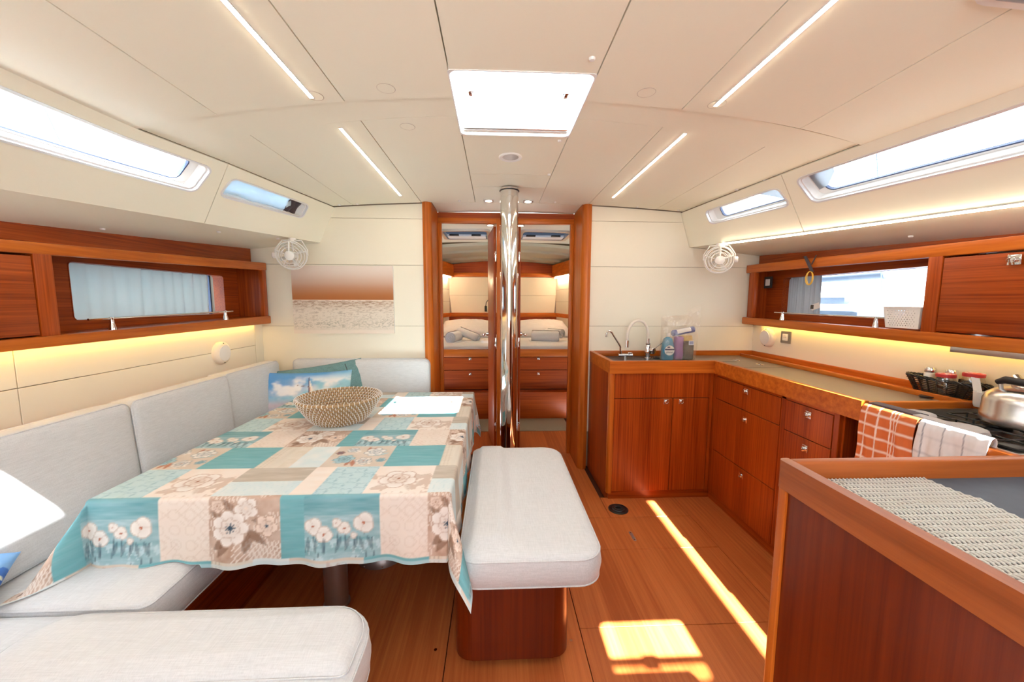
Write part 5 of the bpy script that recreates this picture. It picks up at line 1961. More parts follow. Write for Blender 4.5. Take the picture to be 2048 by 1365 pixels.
# ---- taps and plug
t = thing('folding_tap', 'small chrome folding tap at the left end of the sink', 'tap', (0.985, 2.83, 0.932))
bm = nb()
tube(bm, [(0.831, 2.80, 1.100), (0.830, 2.80, 1.122), (0.842, 2.805, 1.139), (0.858, 2.81, 1.144), (0.874, 2.81, 1.134), (0.938, 2.83, 1.046), (0.951, 2.83, 1.022), (0.954, 2.83, 0.965)], 0.0062, 10)
obj('spout', bm, M['chrome'], t)
bm = nb()
cyl(bm, (0.937, 2.83, 0.958), 0.0125, 0.105, (1, 0, 0), 20, 0.002)
cyl(bm, (0.954, 2.83, 0.955), 0.0095, 0.035, n=16)
cyl(bm, (0.99, 2.83, 0.932), 0.012, 0.028, n=16)
obj('tap_body', bm, M['chrome'], t)
bm = nb()
cyl(bm, (1.020, 2.83, 0.958), 0.0155, 0.026, (1, 0, 0), 20, 0.002)
box(bm, 1.010, 1.040, 2.815, 2.83, 0.966, 0.979, 0.002)
obj('tap_handle', bm, M['chrome'], t)
t = thing('mixer_tap', 'chrome mixer tap with beige flexible gooseneck hose behind the sink', 'tap', (1.168, 2.84, 0.932))
bm = nb()
pts = [(1.166, 2.84, 1.072)]
for k in range(17):
    a = PI * k / 16
    pts.append((1.086 + 0.080 * math.cos(a), 2.84 - 0.01 * math.sin(a), 1.105 + 0.118 * math.sin(a)))
pts.append((1.006, 2.84, 1.066))
tube(bm, pts, 0.0105, 12)
obj('hose', bm, M['cream_plastic'], t)
bm = nb()
cyl(bm, (1.006, 2.84, 1.016), 0.0135, 0.055, n=20, ch=0.001)
obj('nozzle', bm, M['chrome'], t)
bm = nb()
lathe(bm, [(0.026, 0.932), (0.026, 0.937), (0.017, 0.940), (0.017, 0.968), (0.021, 0.972), (0.021, 1.028), (0.016, 1.036), (0.0185, 1.040), (0.0185, 1.048), (0.0115, 1.050), (0.0115, 1.085)], (1.168, 2.84, 0), n=28)
obj('tap_body', bm, M['chrome'], t)
bm = nb()
cyl(bm, (1.190, 2.836, 0.992), 0.0245, 0.03, (0.5, -0.86, 0), 24, 0.003)
tube(bm, [(1.205, 2.816, 1.008), (1.268, 2.815, 1.053)], [0.0045, 0.0038], 8)
obj('tap_lever', bm, M['chrome'], t)
bm = nb()
cyl(bm, (1.232, 2.83, 0.9325), 0.024, 0.007, n=24, ch=0.002)
cyl(bm, (1.232, 2.83, 0.9390), 0.009, 0.006, n=14)
o = obj('sink_plug', bm, M['rubber'], loc=(1.232, 2.83, 0.932))
tag(o, 'round black sink plug lying beside the mixer tap', 'plug')

# ---- clear bag and what is in it
Z0 = 0.9335
t = thing('soap_bottle', 'blue dish soap bottle with white label inside the clear bag', 'bottle', (1.283, 2.76, Z0))
bm = nb()
def bott(d, f=1.0):
    return rrect(1.240 + d, 1.330 - d, 2.735 + d * 0.5, 2.785 - d * 0.5, 0.02 * f, 4)
RR = []
for (d, z) in ((0.004, 0), (0, 0.006), (0.0, 0.09), (0.004, 0.12), (0.012, 0.145), (0.016, 0.158), (0.034, 0.168), (0.036, 0.172)):
    RR.append([bm.verts.new((x, y, Z0 + z)) for (x, y) in bott(d, max(0.1, 1 - d * 25))])
n = len(RR[0])
for i in range(len(RR) - 1):
    for k in range(n):
        bm.faces.new((RR[i][k], RR[i][(k + 1) % n], RR[i + 1][(k + 1) % n], RR[i + 1][k]))
bm.faces.new(RR[0][::-1])
bm.faces.new(RR[-1])
obj('bottle_body', bm, M['blue_soap'], t)
bm = nb()
cyl(bm, (1.285, 2.76, Z0 + 0.172), 0.012, 0.028, n=16, ch=0.002)
obj('bottle_cap', bm, M['white_plastic'], t)
bm = nb()
lathe(bm, [(0.037, 0.0), (0.037, 0.0012), (0, 0.0013)], (1.289, 2.7345, Z0 + 0.072), (0, -1, 0), 28, sx=1.0, sy=1.0)
lab = obj('bottle_label', bm, M['paper_white'], t)
bm = nb()
box(bm, 1.254, 1.324, 2.7325, 2.7332, Z0 + 0.074, Z0 + 0.084)
box(bm, 1.272, 1.292, 2.7325, 2.7332, Z0 + 0.092, Z0 + 0.101)
obj('label_band', bm, M['navy_print'], lab)
def text(s, size, T, mat, parent, ext=0.0003, name='lettering'):
    cu = bpy.data.curves.new('t', 'FONT')
    cu.body = s
    cu.size = size
    cu.align_x = 'CENTER'
    cu.align_y = 'CENTER'
    cu.extrude = ext
    ob = bpy.data.objects.new('t', cu)
    COL.objects.link(ob)
    dg = bpy.context.evaluated_depsgraph_get()
    me = bpy.data.meshes.new_from_object(ob.evaluated_get(dg))
    bpy.data.objects.remove(ob)
    bm = nb()
    bm.from_mesh(me)
    bpy.data.meshes.remove(me)
    bmesh.ops.transform(bm, matrix=T, verts=bm.verts[:])
    return obj(name, bm, mat, parent, smooth=None)
text('planet', 0.021, Matrix.Translation((1.290, 2.7328, Z0 + 0.059)) @ Matrix.Rotation(R(90), 4, 'X'), M['navy_print'], lab)

def softbox(x0, x1, y0, y1, z0, z1, seed, amp=0.004, r=0.012):
    bm = nb()
    box(bm, x0, x1, y0, y1, z0, z1, r, 3)
    bmesh.ops.subdivide_edges(bm, edges=[e for e in bm.edges if e.calc_length() > 0.025], cuts=5, use_grid_fill=True)
    rr = np.random.RandomState(seed)
    ph = rr.rand(4) * 6
    for v in bm.verts:
        c = v.co
        if c.z < z0 + 0.004:
            continue
        k = math.sin(c.x * 90 + ph[0]) + math.sin(c.z * 70 + ph[1]) + math.sin((c.x + c.z) * 140 + ph[2])
        c.y += amp * 0.5 * k
        c.x += amp * 0.3 * math.sin(c.z * 60 + ph[3])
    return bm
o = obj('cleaning_cloth', softbox(1.336, 1.397, 2.735, 2.785, Z0, Z0 + 0.175, 5), M['purple'], loc=(1.366, 2.76, Z0), smooth=60)
tag(o, 'folded purple cleaning cloth standing inside the clear bag', 'cloth')
o = obj('sponge_pack', softbox(1.402, 1.477, 2.738, 2.785, Z0, Z0 + 0.138, 8, 0.002), M['grey_pack'], loc=(1.44, 2.76, Z0), smooth=60)
tag(o, 'dark grey sponge pack with pale price label inside the clear bag', 'sponge')
bm = nb()
box(bm, 1.430, 1.466, 2.728, 2.7312, Z0 + 0.112, Z0 + 0.145)
lab = obj('price_label', bm, M['paper_white'], o)
bm = nb()
for k in range(6):
    box(bm, 1.4335 + 0.005 * k, 1.4335 + 0.005 * k + (0.0032 if k % 2 else 0.002), 2.7274, 2.7281, Z0 + 0.117, Z0 + 0.140)
obj('barcode', bm, M['blue_roll'], lab)
o = obj('cleaning_cloth', softbox(1.402, 1.492, 2.790, 2.810, Z0, Z0 + 0.178, 11), M['yellow_cloth'], loc=(1.447, 2.80, Z0), smooth=60)
tag(o, 'yellow cloth behind the grey sponge pack inside the clear bag', 'cloth')
bm = nb()
a0, a1 = Vector((1.318, 2.765, Z0 + 0.196)), Vector((1.482, 2.765, Z0 + 0.228))
cyl(bm, a0, 0.0225, (a1 - a0).length, tuple(a1 - a0), 24, 0.003)
o = obj('bin_liner_roll', bm, M['blue_roll'], loc=tuple(a0))
tag(o, 'blue roll of bin liners lying across the top inside the clear bag', 'roll')
ax_ = (a1 - a0).normalized()
bm = nb()
lathe(bm, [(0.0228, 0.03), (0.0230, 0.031), (0.0230, 0.135), (0.0228, 0.136)], a0, tuple(ax_), 24, cap=False)
kill = [f for f in bm.faces if f.calc_center_median().y > 2.757 or f.calc_center_median().z < (a0.z + (f.calc_center_median().x - a0.x) * 0.195 - 0.008)]
bmesh.ops.delete(bm, geom=kill, context='FACES')
obj('roll_label', bm, M['paper_white'], o)
# the bag itself: thin crumpled film, open and flared at the top
nu, nv = 64, 30
Pb = np.zeros((nu, nv, 3))
for i in range(nu):
    a = 2 * PI * i / (nu - 1)
    for j in range(nv):
        v = j / (nv - 1)
        hx = 0.133 + 0.012 * v + 0.012 * math.sin(3 * a + 2) * v
        hy = 0.043 - 0.012 * v * v
        ca, sa = math.cos(a), math.sin(a)
        x = 1.366 + 0.006 * v + hx * math.copysign(abs(ca) ** 0.6, ca)
        y = 2.768 + hy * math.copysign(abs(sa) ** 0.7, sa)
        wob = 0.005 * math.sin(7 * a + 9 * v) + 0.004 * math.sin(13 * a - 17 * v) + 0.004 * math.sin(23 * v + 4 * a)
        y += wob * (0.3 + v)
        x += 0.4 * wob * v
        top = 0.345 + 0.035 * ca + 0.018 * math.sin(2 * a + 1)
        z = Z0 + 0.0005 + top * v
        Pb[i, j] = (x, y, z)
Pb[-1] = Pb[0]
o = grid_obj('plastic_bag', Pb, None, M['bag'], loc=(1.366, 2.768, Z0))
tag(o, 'clear crumpled plastic bag holding cleaning things on the worktop by the sink', 'bag')

# ---- switch, socket
def plate_on(name, label, cat, p, ax, wd, ht, rim, face, kind):
    a, u, v = frame_of(ax)
    t = thing(name, label, cat, p)
    F3 = lambda x, y, wz: Vector(p) + u * x + v * y + a * wz
    bm = nb()
    plate(bm, rrect(-wd / 2, wd / 2, -ht / 2, ht / 2, 0.003, 3), [], F3, 0.0, 0.008)
    obj('frame', bm, rim, t)
    bm = nb()
    plate(bm, rrect(-wd * 0.28, wd * 0.28, -ht * 0.28, ht * 0.28, 0.002, 3), [], F3, 0.008, 0.011)
    f = obj('face', bm, face, t)
    if kind == 'socket':
        bm = nb()
        ring_plate(bm, rrect(-.0165, .0165, -.0165, .0165, .0164, 6), rrect(-.0145, .0145, -.0145, .0145, .0144, 6), F3, 0.011, 0.0125)
        obj('socket_ring', bm, M['white_plastic'], f)
        for xx in (-0.0075, 0.0075):
            bm = nb()
            cyl(bm, F3(xx, -0.001, 0.0105), 0.0026, 0.001, ax, 10)
            obj('pin_hole', bm, M['black'], f)
plate_on('light_switch', 'grey framed white light switch inside the right wall cabinet', 'switch', (2.1345, 2.905, 1.517), (-1, 0, 0), 0.08, 0.088, M['rubber'], M['white_plastic'], 'switch')
plate_on('wall_socket', 'grey framed white power socket on the galley wall by the speaker', 'socket', (2.100, 2.640, 1.112), (-1, 0, 0), 0.088, 0.085, M['stove'], M['white_plastic'], 'socket')

# ---- strap with the yellow elastic over the rail
t = thing('hanging_strap', 'black strap with yellow elastic loop hanging from the right cabinet rail', 'strap', (1.996, 2.36, 1.60))
bm = nb()
hexa(bm, [(1.985 + dx, 2.395 + dy, 1.658) if z else (1.990 + dx, 2.335 + dy, 1.555) for dx in (0.0, 0.003) for dy in (-0.012, 0.012) for z in (0, 1)])
hexa(bm, [(1.991 + dx, 2.315 + dy, 1.655) if z else (1.994 + dx, 2.348 + dy, 1.60) for dx in (0.0, 0.002) for dy in (-0.004, 0.004) for z in (0, 1)])
obj('strap', bm, M['charcoal'], t)
bm = nb()
tube(bm, [(1.991, 2.352 + 0.029 * math.cos(a), 1.515 + 0.042 * math.sin(a)) for a in np.linspace(0, 2 * PI, 25)[:-1]], 0.003, 6, closed=True)
tube(bm, [(1.987, 2.346 + 0.020 * math.cos(a), 1.518 + 0.040 * math.sin(a)) for a in np.linspace(0, 2 * PI, 25)[:-1]], 0.002, 6, closed=True)
obj('elastic_loop', bm, M['yellow'], t)

# ---- white perforated basket on the shelf
t = thing('storage_basket', 'small white perforated plastic basket on the right cabinet shelf', 'basket', (2.065, 1.785, 1.236))
zb, zt = 1.2365, 1.340
bx0, bx1, by0, by1 = 2.008, 2.125, 1.715, 1.868
tp_ = 0.010
def side_plate(face):
    bm = nb()
    holes = []
    wl = (by1 - by0) if face in 'ab' else (bx1 - bx0)
    nc = 10 if face in 'ab' else 6
    rows_ = 8
    for i in range(nc):
        for j in range(rows_):
            cx = 0.016 + (wl - 0.032) * (i + (0.5 if j % 2 else 0.0)) / nc + 0.004
            cy = 0.014 + 0.072 * j / (rows_ - 1)
            holes.append([(cx + 0.0033 * math.cos(k * PI / 3), cy + 0.0033 * math.sin(k * PI / 3)) for k in range(6)])
    def f(u, v, wz):
        s = tp_ * (v / 0.103)
        q = (u - wl / 2) / (wl / 2)
        e = q * s
        if face == 'a':
            return Vector((bx0 - s + wz, by0 + u + e, zb + v))
        if face == 'b':
            return Vector((bx1 + s - wz, by0 + u + e, zb + v))
        if face == 'c':
            return Vector((bx0 + u + e, by0 - s + wz, zb + v))
        return Vector((bx0 + u + e, by1 + s - wz, zb + v))
    plate(bm, [(0, 0), (wl, 0), (wl, 0.103), (0, 0.103)], holes if face in 'acd' else [], f, 0.0, 0.002)
    obj('basket_side', bm, M['white_plastic'], t, smooth=None)
for fc_ in 'abcd':
    side_plate(fc_)
bm = nb()
box(bm, bx0, bx1, by0, by1, zb, zb + 0.002)
obj('basket_floor', bm, M['white_plastic'], t)
bm = nb()
ring_plate(bm, rrect(bx0 - 0.016, bx1 + 0.016, by0 - 0.016, by1 + 0.016, 0.012, 4), rrect(bx0 - 0.008, bx1 + 0.008, by0 - 0.008, by1 + 0.008, 0.008, 4), lambda u, v, wz: Vector((u, v, wz)), zt - 0.002, zt + 0.003)
obj('basket_rim', bm, M['white_plastic'], t)

# ---- brushed lamp strip under the cabinet
bm = nb()
box(bm, 1.985, 2.06, 0.8, 1.562, 1.149, 1.1715, 0.002)
o = obj('strip_lamp', bm, M['brushed'], loc=(2.02, 1.2, 1.16))
tag(o, 'brushed metal strip lamp under the right wall cabinet above the stove', 'lamp')

# ---- stove in its bay
t = thing('gimballed_stove', 'steel gas stove with black pan grids in the wooden galley bay', 'stove', (1.79, 1.26, 0.3))
bm = nb()
box(bm, 1.512, 2.06, 1.00, 1.440, 0.35, 0.872, 0.004)
obj('stove_body', bm, M['stove'], t)
bm = nb()
box(bm, 1.505, 2.065, 0.992, 1.445, 0.872, 0.886, 0.004)
obj('hob_tray', bm, M['stove'], t)
bm = nb()
ring_plate(bm, rrect(1.50, 2.07, 0.985, 1.448, 0.01, 3), rrect(1.508, 2.062, 0.993, 1.440, 0.008, 3), lambda u, v, wz: Vector((u, v, wz)), 0.878, 0.928)
obj('hob_rim', bm, M['brushed'], t)
for (x, y) in ((1.66, 1.11), (1.66, 1.325), (1.90, 1.11), (1.90, 1.325)):
    bm = nb()
    lathe(bm, [(0.045, 0.886), (0.045, 0.894), (0.032, 0.897), (0.032, 0.904), (0, 0.906)], (x, y, 0), n=20)
    obj('burner', bm, M['black'], t)
    bm = nb()
    for k in range(2):
        q = 0.085
        if k:
            tube(bm, [(x, y - q, 0.89), (x, y - q, 0.922), (x, y + q, 0.922), (x, y + q, 0.89)], 0.003, 6)
        else:
            tube(bm, [(x - q, y, 0.89), (x - q, y, 0.922), (x + q, y, 0.922), (x + q, y, 0.89)], 0.003, 6)
    tube(bm, [(x - 0.085, y - 0.085, 0.920), (x + 0.085, y - 0.085, 0.920), (x + 0.085, y + 0.085, 0.920), (x - 0.085, y + 0.085, 0.920)], 0.0028, 6, closed=True)
    obj('pan_grid', bm, M['black'], t)
bm = nb()
tube(bm, [(1.479, 1.032, 0.944), (1.479, 1.424, 0.944)], 0.010, 12)
tube(bm, [(1.479, 1.045, 0.944), (1.512, 1.045, 0.925)], 0.006, 8)
tube(bm, [(1.479, 1.41, 0.944), (1.512, 1.41, 0.925)], 0.006, 8)
obj('hand_rail', bm, M['brushed'], t)
# ---- oven glove with round grey ends and dark band over the stove rail
t = thing('oven_glove', 'grey double oven glove with dark band lying over the stove rail', 'oven glove', (1.55, 1.3, 0.93))
def pad(cx, cy, rx, ry, rot, z):
    bm = nb()
    rings = []
    for (s, dz) in ((0.94, 0.0), (1.0, 0.006), (0.97, 0.012), (0.85, 0.016), (0.5, 0.018), (0.2, 0.0185)):
        rg = []
        for k in range(28):
            a = 2 * PI * k / 28
            x, y = rx * s * math.cos(a), ry * s * math.sin(a)
            if math.cos(a) < 0:
                y *= 1 + 0.10 * abs(math.cos(a))
            rg.append(bm.verts.new((cx + x * math.cos(rot) - y * math.sin(rot), cy + x * math.sin(rot) + y * math.cos(rot), z + dz)))
        rings.append(rg)
    for i in range(len(rings) - 1):
        for k in range(28):
            bm.faces.new((rings[i][k], rings[i][(k + 1) % 28], rings[i + 1][(k + 1) % 28], rings[i + 1][k]))
    bm.faces.new(rings[-1])
    bm.faces.new(rings[0][::-1])
    obj('glove_pad', bm, M['grey_cloth'], t, smooth=70)
pad(1.565, 1.185, 0.100, 0.070, R(18), 0.926)
pad(1.590, 1.355, 0.098, 0.062, R(8), 0.926)
def band(path, wd, name, mat):
    bm = nb()
    L0 = []
    for (x, y, z) in path:
        L0.append([bm.verts.new((x - 0.008, y, z)), bm.verts.new((x - 0.006, y, z + 0.006)), bm.verts.new((x + wd * 0.5, y, z + 0.009)), bm.verts.new((x + wd, y, z + 0.002)), bm.verts.new((x + wd, y, z - 0.003)), bm.verts.new((x + wd * 0.5, y, z))])
    for i in range(len(L0) - 1):
        for k in range(6):
            bm.faces.new((L0[i][k], L0[i][(k + 1) % 6], L0[i + 1][(k + 1) % 6], L0[i + 1][k]))
    bm.faces.new(L0[0])
    bm.faces.new(L0[-1][::-1])
    obj(name, bm, mat, t)
band([(1.500, 1.08, 0.9510), (1.499, 1.14, 0.9545), (1.497, 1.20, 0.9570), (1.496, 1.262, 0.9580)], 0.045, 'glove_band', M['grey_cloth'])
band([(1.495, 1.258, 0.9600), (1.493, 1.31, 0.9615), (1.492, 1.36, 0.9615), (1.494, 1.40, 0.9605), (1.500, 1.424, 0.9575)], 0.055, 'glove_lining', M['charcoal'])

# ---- two checked towels over the stove rail
def towel(name, y0, y1, z_lo, base, lines, label, xoff, seed, back=0.16):
    nu, nv = 96, 72
    rr = np.random.RandomState(seed)
    ph = rr.rand(4) * 6
    u = np.linspace(0, 1, nu)
    S = 0.955 - z_lo
    tot = back + 0.035 + S
    v = np.linspace(0, tot, nv)
    U, V = np.meshgrid(u, v, indexing='ij')
    Y = y0 + (y1 - y0) * U
    R_ = 0.0135
    X = np.zeros_like(U)
    Z = np.zeros_like(U)
    zc, xc = 0.946, 1.479
    s0 = back
    m1 = V < s0
    X = np.where(m1, xc + R_, X)
    Z = np.where(m1, zc - (s0 - V), Z)
    arc = (V - s0) / R_
    m2 = (V >= s0) & (arc <= PI)
    X = np.where(m2, xc + R_ * np.cos(arc), X)
    Z = np.where(m2, zc + R_ * np.sin(arc), Z)
    m3 = arc > PI
    dd = V - s0 - PI * R_
    X = np.where(m3, xc - R_ - 0.004 * np.sin(U * 9 + ph[0]) * clamp01(dd / 0.1) - 0.035 * dd, X)
    Z = np.where(m3, zc - dd, Z)
    wv = 0.003 * np.sin(U * 14 + ph[1]) + 0.002 * np.sin(U * 31 + V * 20 + ph[2])
    X = X + np.where(m3, wv * clamp01(dd / 0.06), 0) - xoff * np.where(m3, 1, 0) + xoff * 0.6 * np.where(m1, 1, 0)
    Z = Z + xoff * np.where(m2, np.sin(np.clip(arc, 0, PI)), 0)
    Y = Y + 0.004 * np.sin(V * 30 + ph[3]) * (1 - 0)
    P = np.stack([X, Y, Z], -1)
    C = wash(full(U, base), U * 3, V * 3, base * 0.75, seed, 8, 8, 0.5)
    for (axis, pos, wd_, col, al) in lines:
        q = Y - pos if axis == 'y' else (V - s0 - PI * R_ / 2) - pos
        C = mixc(C, col, sstep(wd_, wd_ * 0.6, np.abs(q)) * al)
    o = grid_obj(name, P, C, M['canvas'], loc=(1.479, (y0 + y1) / 2, 0.95))
    o.modifiers.new('thickness', 'SOLIDIFY').thickness = 0.003
    tag(o, label, 'towel')
OR_ = s2l((212, 112, 60))
WL = s2l((240, 224, 214))
towel('kitchen_towel', 1.222, 1.420, 0.62, OR_,
      [('y', 1.398, 0.0035, WL, 0.9), ('y', 1.350, 0.0035, WL, 0.9), ('y', 1.306, 0.003, WL, 0.9), ('y', 1.294, 0.0025, WL, 0.9), ('y', 1.282, 0.0025, WL, 0.9)] +
      [('v', 0.035 + 0.045 * k, 0.0032, WL, 0.9) for k in range(9)], 'orange checked kitchen towel hanging over the stove rail', 0.003, 21)
WB = s2l((232, 232, 236))
GR = s2l((130, 134, 150))
towel('kitchen_towel', 1.030, 1.218, 0.62, WB,
      [('y', 1.198, 0.0025, GR, 0.8), ('y', 1.140, 0.0025, GR, 0.7), ('y', 1.086, 0.0025, GR, 0.7), ('v', 0.055, 0.003, GR, 0.9), ('v', 0.115, 0.003, GR, 0.8), ('v', 0.175, 0.003, GR, 0.8)], 'white kitchen towel with thin grey checks hanging over the stove rail', 0.003, 22)

# ---- kettle
kc = Vector((1.915, 1.22, 0.9255))
t = thing('kettle', 'dented aluminium kettle with black handle on the stove', 'kettle', tuple(kc))
bm = nb()
lathe(bm, [(0, 0), (0.128, 0.0), (0.136, 0.006), (0.137, 0.035), (0.134, 0.040), (0.133, 0.085), (0.126, 0.105), (0.105, 0.124), (0.072, 0.134), (0.068, 0.136)], kc, n=48)
for v in bm.verts:   # the dent facing the camera
    d = (v.co - (kc + Vector((-0.093, -0.098, 0.072)))).length
    if d < 0.045:
        v.co += Vector((0.7, 0.7, 0)) * 0.012 * (1 - d / 0.045) ** 1.2
obj('kettle_body', bm, M['kettle'], t, smooth=50)
bm = nb()
lathe(bm, [(0.070, 0.134), (0.070, 0.140), (0.060, 0.150), (0.030, 0.158), (0.010, 0.160), (0.009, 0.166), (0.016, 0.172), (0.016, 0.180), (0, 0.183)], kc, n=36)
obj('kettle_lid', bm, M['kettle'], t)
bm = nb()
tube(bm, [tuple(kc + Vector(p)) for p in ((0.06, 0.09, 0.10), (0.082, 0.118, 0.135), (0.094, 0.138, 0.155))], [0.022, 0.016, 0.012], 14)
obj('spout', bm, M['kettle'], t)
bm = nb()
tube(bm, [tuple(kc + Vector(p)) for p in ((-0.085, 0.062, 0.150), (-0.088, 0.040, 0.162), (-0.085, -0.02, 0.160), (-0.083, -0.075, 0.150))], [0.010, 0.0135, 0.0135, 0.012], 12)
obj('handle', bm, M['black'], t)
bm = nb()
for yy in (0.055, -0.07):
    tube(bm, [tuple(kc + Vector((-0.086, yy, 0.152))), tuple(kc + Vector((-0.082, yy * 0.9, 0.110)))], 0.006, 8)
obj('handle_post', bm, M['brushed'], t)

# ---- black wicker basket with jars on the ledge
bc = Vector((2.033, 1.600, 0.9385))
t = thing('wicker_basket', 'oval black wicker basket holding condiment jars on the ledge', 'basket', tuple(bc))
def oval(k, sc_):
    a = 2 * PI * k
    return Vector((0.036 * sc_ * math.cos(a), 0.128 * sc_ * math.sin(a), 0))
for i in range(9):
    f = i / 8
    bm = nb()
    pts = []
    for k in range(48):
        p = oval(k / 48, 0.90 + 0.32 * f)
        off = 1 + 0.035 * (1 if (k + i) % 2 else -1)
        pts.append(bc + Vector((p.x * off, p.y * off, 0.006 + 0.066 * f)))
    tube(bm, pts, 0.0026, 5, closed=True)
    obj('wicker_strand', bm, M['black'], t)
bm = nb()
for k in range(24):
    a, b2 = oval(k / 24, 0.90), oval(k / 24, 1.22)
    tube(bm, [bc + a + Vector((0, 0, 0.002)), bc + b2 + Vector((0, 0, 0.074))], 0.0035, 5)
o = obj('stakes', bm, M['black'], t)
bm = nb()
for q in range(3):
    pts = []
    for k in range(96):
        p = oval(k / 96, 1.25)
        ph = k * 0.8 + q * 2.1
        pts.append(bc + p + Vector((0.004 * math.cos(ph), 0.004 * math.cos(ph), 0.078 + 0.005 * math.sin(ph))))
    tube(bm, pts, 0.0034, 5, closed=True)
obj('braided_rim', bm, M['black'], t)
bm = nb()
lathe(bm, [(0, 0.001), (1.0, 0.001), (1.0, 0.005), (0, 0.005)], bc, n=32, sx=0.115, sy=0.034)
obj('basket_floor', bm, M['black'], t)
def shaker(x, y, label):
    t = thing('salt_shaker', label, 'shaker', (x, y, 0.956))
    bm = nb()
    lathe(bm, [(0, 0), (0.020, 0), (0.021, 0.004), (0.021, 0.075), (0.018, 0.084)], (x, y, 0.956), n=20)
    obj('shaker_glass', bm, M['cream_plastic'], t)
    bm = nb()
    lathe(bm, [(0.0195, 0.084), (0.0205, 0.086), (0.0205, 0.099), (0.017, 0.106), (0, 0.108)], (x, y, 0.956), n=20)
    obj('shaker_cap', bm, M['chrome'], t)
shaker(2.033, 1.664, 'left shaker with metal cap in the black wicker basket')
shaker(2.058, 1.600, 'second shaker with metal cap behind the front red-lidded jar')
def jar(x, y, z, r, h, label):
    t = thing('preserve_jar', label, 'jar', (x, y, z))
    bm = nb()
    lathe(bm, [(0, 0), (r * 0.95, 0), (r, 0.005), (r, h - 0.02), (r * 0.88, h - 0.010), (r * 0.88, h)], (x, y, z), n=22)
    obj('jar_glass', bm, M['jar_glass'], t)
    bm = nb()
    lathe(bm, [(r * 0.95, h - 0.004), (r * 0.97, h + 0.008), (r * 0.9, h + 0.011), (0, h + 0.012)], (x, y, z), n=24)
    l = obj('jar_lid', bm, M['red_lid'], t)
    bm = nb()
    rr = np.random.RandomState(int(x * 1000))
    for k in range(10):
        a, q = rr.uniform(0, 6.28), r * 0.85 * math.sqrt(rr.rand())
        cyl(bm, (x + q * math.cos(a), y + q * math.sin(a), z + h + 0.0112), 0.004, 0.0012, n=8)
    obj('lid_dots', bm, M['paper_white'], l)
jar(2.012, 1.585, 0.944, 0.034, 0.092, 'front red polka-dot lidded jar in the black wicker basket')
jar(2.045, 1.512, 0.944, 0.035, 0.108, 'taller red polka-dot lidded jar beside the kettle')
t = thing('sugar_cup', 'white cup with an upright sachet between basket and kettle', 'cup', (1.985, 1.432, 0.9385))
bm = nb()
lathe(bm, [(0, 0), (0.020, 0), (0.023, 0.01), (0.026, 0.062), (0.024, 0.062), (0.021, 0.012), (0, 0.010)], (1.985, 1.432, 0.9385), n=24)
obj('cup_body', bm, M['white_plastic'], t)
bm = nb()
hexa(bm, [(1.985 + dx, 1.440 + dy, 0.96) if z == 0 else (1.995 + dx, 1.470 + dy, 1.052) for dx in (0, 0.002) for dy in (-0.014, 0.014) for z in (0, 1)])
obj('sachet', bm, M['paper_white'], t)

# ---- cabinet with fiddled top at the right foreground
t = thing('side_cabinet', 'wooden cabinet with raised fiddle rails and slate grey top in right foreground', 'cabinet', (0.78, 0.25, 0))
bm = nb()
box(bm, 0.4355, 0.447, -0.45, 0.522, 0.0, 1.083)
obj('side_panel', bm, M['wood_shaded'], t)
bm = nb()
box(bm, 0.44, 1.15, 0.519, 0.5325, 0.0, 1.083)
obj('end_panel', bm, M['wood_shaded'], t)
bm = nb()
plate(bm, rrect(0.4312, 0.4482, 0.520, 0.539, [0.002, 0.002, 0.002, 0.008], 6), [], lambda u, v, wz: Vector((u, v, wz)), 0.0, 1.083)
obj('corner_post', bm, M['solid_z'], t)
bm = nb()
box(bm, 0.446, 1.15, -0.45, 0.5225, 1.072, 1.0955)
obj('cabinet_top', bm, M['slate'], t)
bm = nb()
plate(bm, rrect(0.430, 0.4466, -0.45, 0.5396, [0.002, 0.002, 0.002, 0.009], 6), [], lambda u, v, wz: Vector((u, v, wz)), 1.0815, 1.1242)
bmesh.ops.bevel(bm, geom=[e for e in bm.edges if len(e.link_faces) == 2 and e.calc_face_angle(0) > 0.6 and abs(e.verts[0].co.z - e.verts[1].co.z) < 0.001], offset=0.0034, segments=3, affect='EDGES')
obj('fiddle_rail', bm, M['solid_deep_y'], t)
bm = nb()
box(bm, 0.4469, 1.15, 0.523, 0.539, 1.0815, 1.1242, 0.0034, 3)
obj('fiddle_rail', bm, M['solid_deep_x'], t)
# galley side aft of the stove
t = thing('stove_bay_cabinet', 'wooden galley bay end with fiddle rail just aft of the stove', 'cabinet', (1.78, 0.8, 0))
bm = nb()
box(bm, 1.466, 1.496, 0.60, 1.045, 0.853, 0.931, 0.005, 2)
obj('fiddle_rail', bm, M['solid_y'], t)
bm = nb()
box(bm, 1.470, 2.10, 0.60, 0.978, 0.0, 0.885)
obj('bay_panel', bm, M['wood_z'], t)
bm = nb()
hx0, hx1, hy0, hy1 = 0.4525, 0.641, -0.06, 0.519
nx_, ny_ = 34, 104
def mz(x, y):
    return 1.0982 + 0.0024 * math.exp(-((y - 0.435 - 0.1 * (x - 0.5)) / 0.011) ** 2) + 0.0024 * math.exp(-((y - 0.308 - 0.05 * (x - 0.5)) / 0.008) ** 2) + 0.0007 * math.sin(x * 70) * math.sin(y * 60)
for i in range(nx_):
    x = hx0 + (hx1 - hx0) * i / (nx_ - 1)
    tube(bm, [(x + 0.002 * math.sin(y_ * 16), y_, mz(x, y_) + 0.0008 * (1 if j % 2 else -1)) for j, y_ in enumerate(np.linspace(hy0, hy1, ny_))], 0.00165, 5)
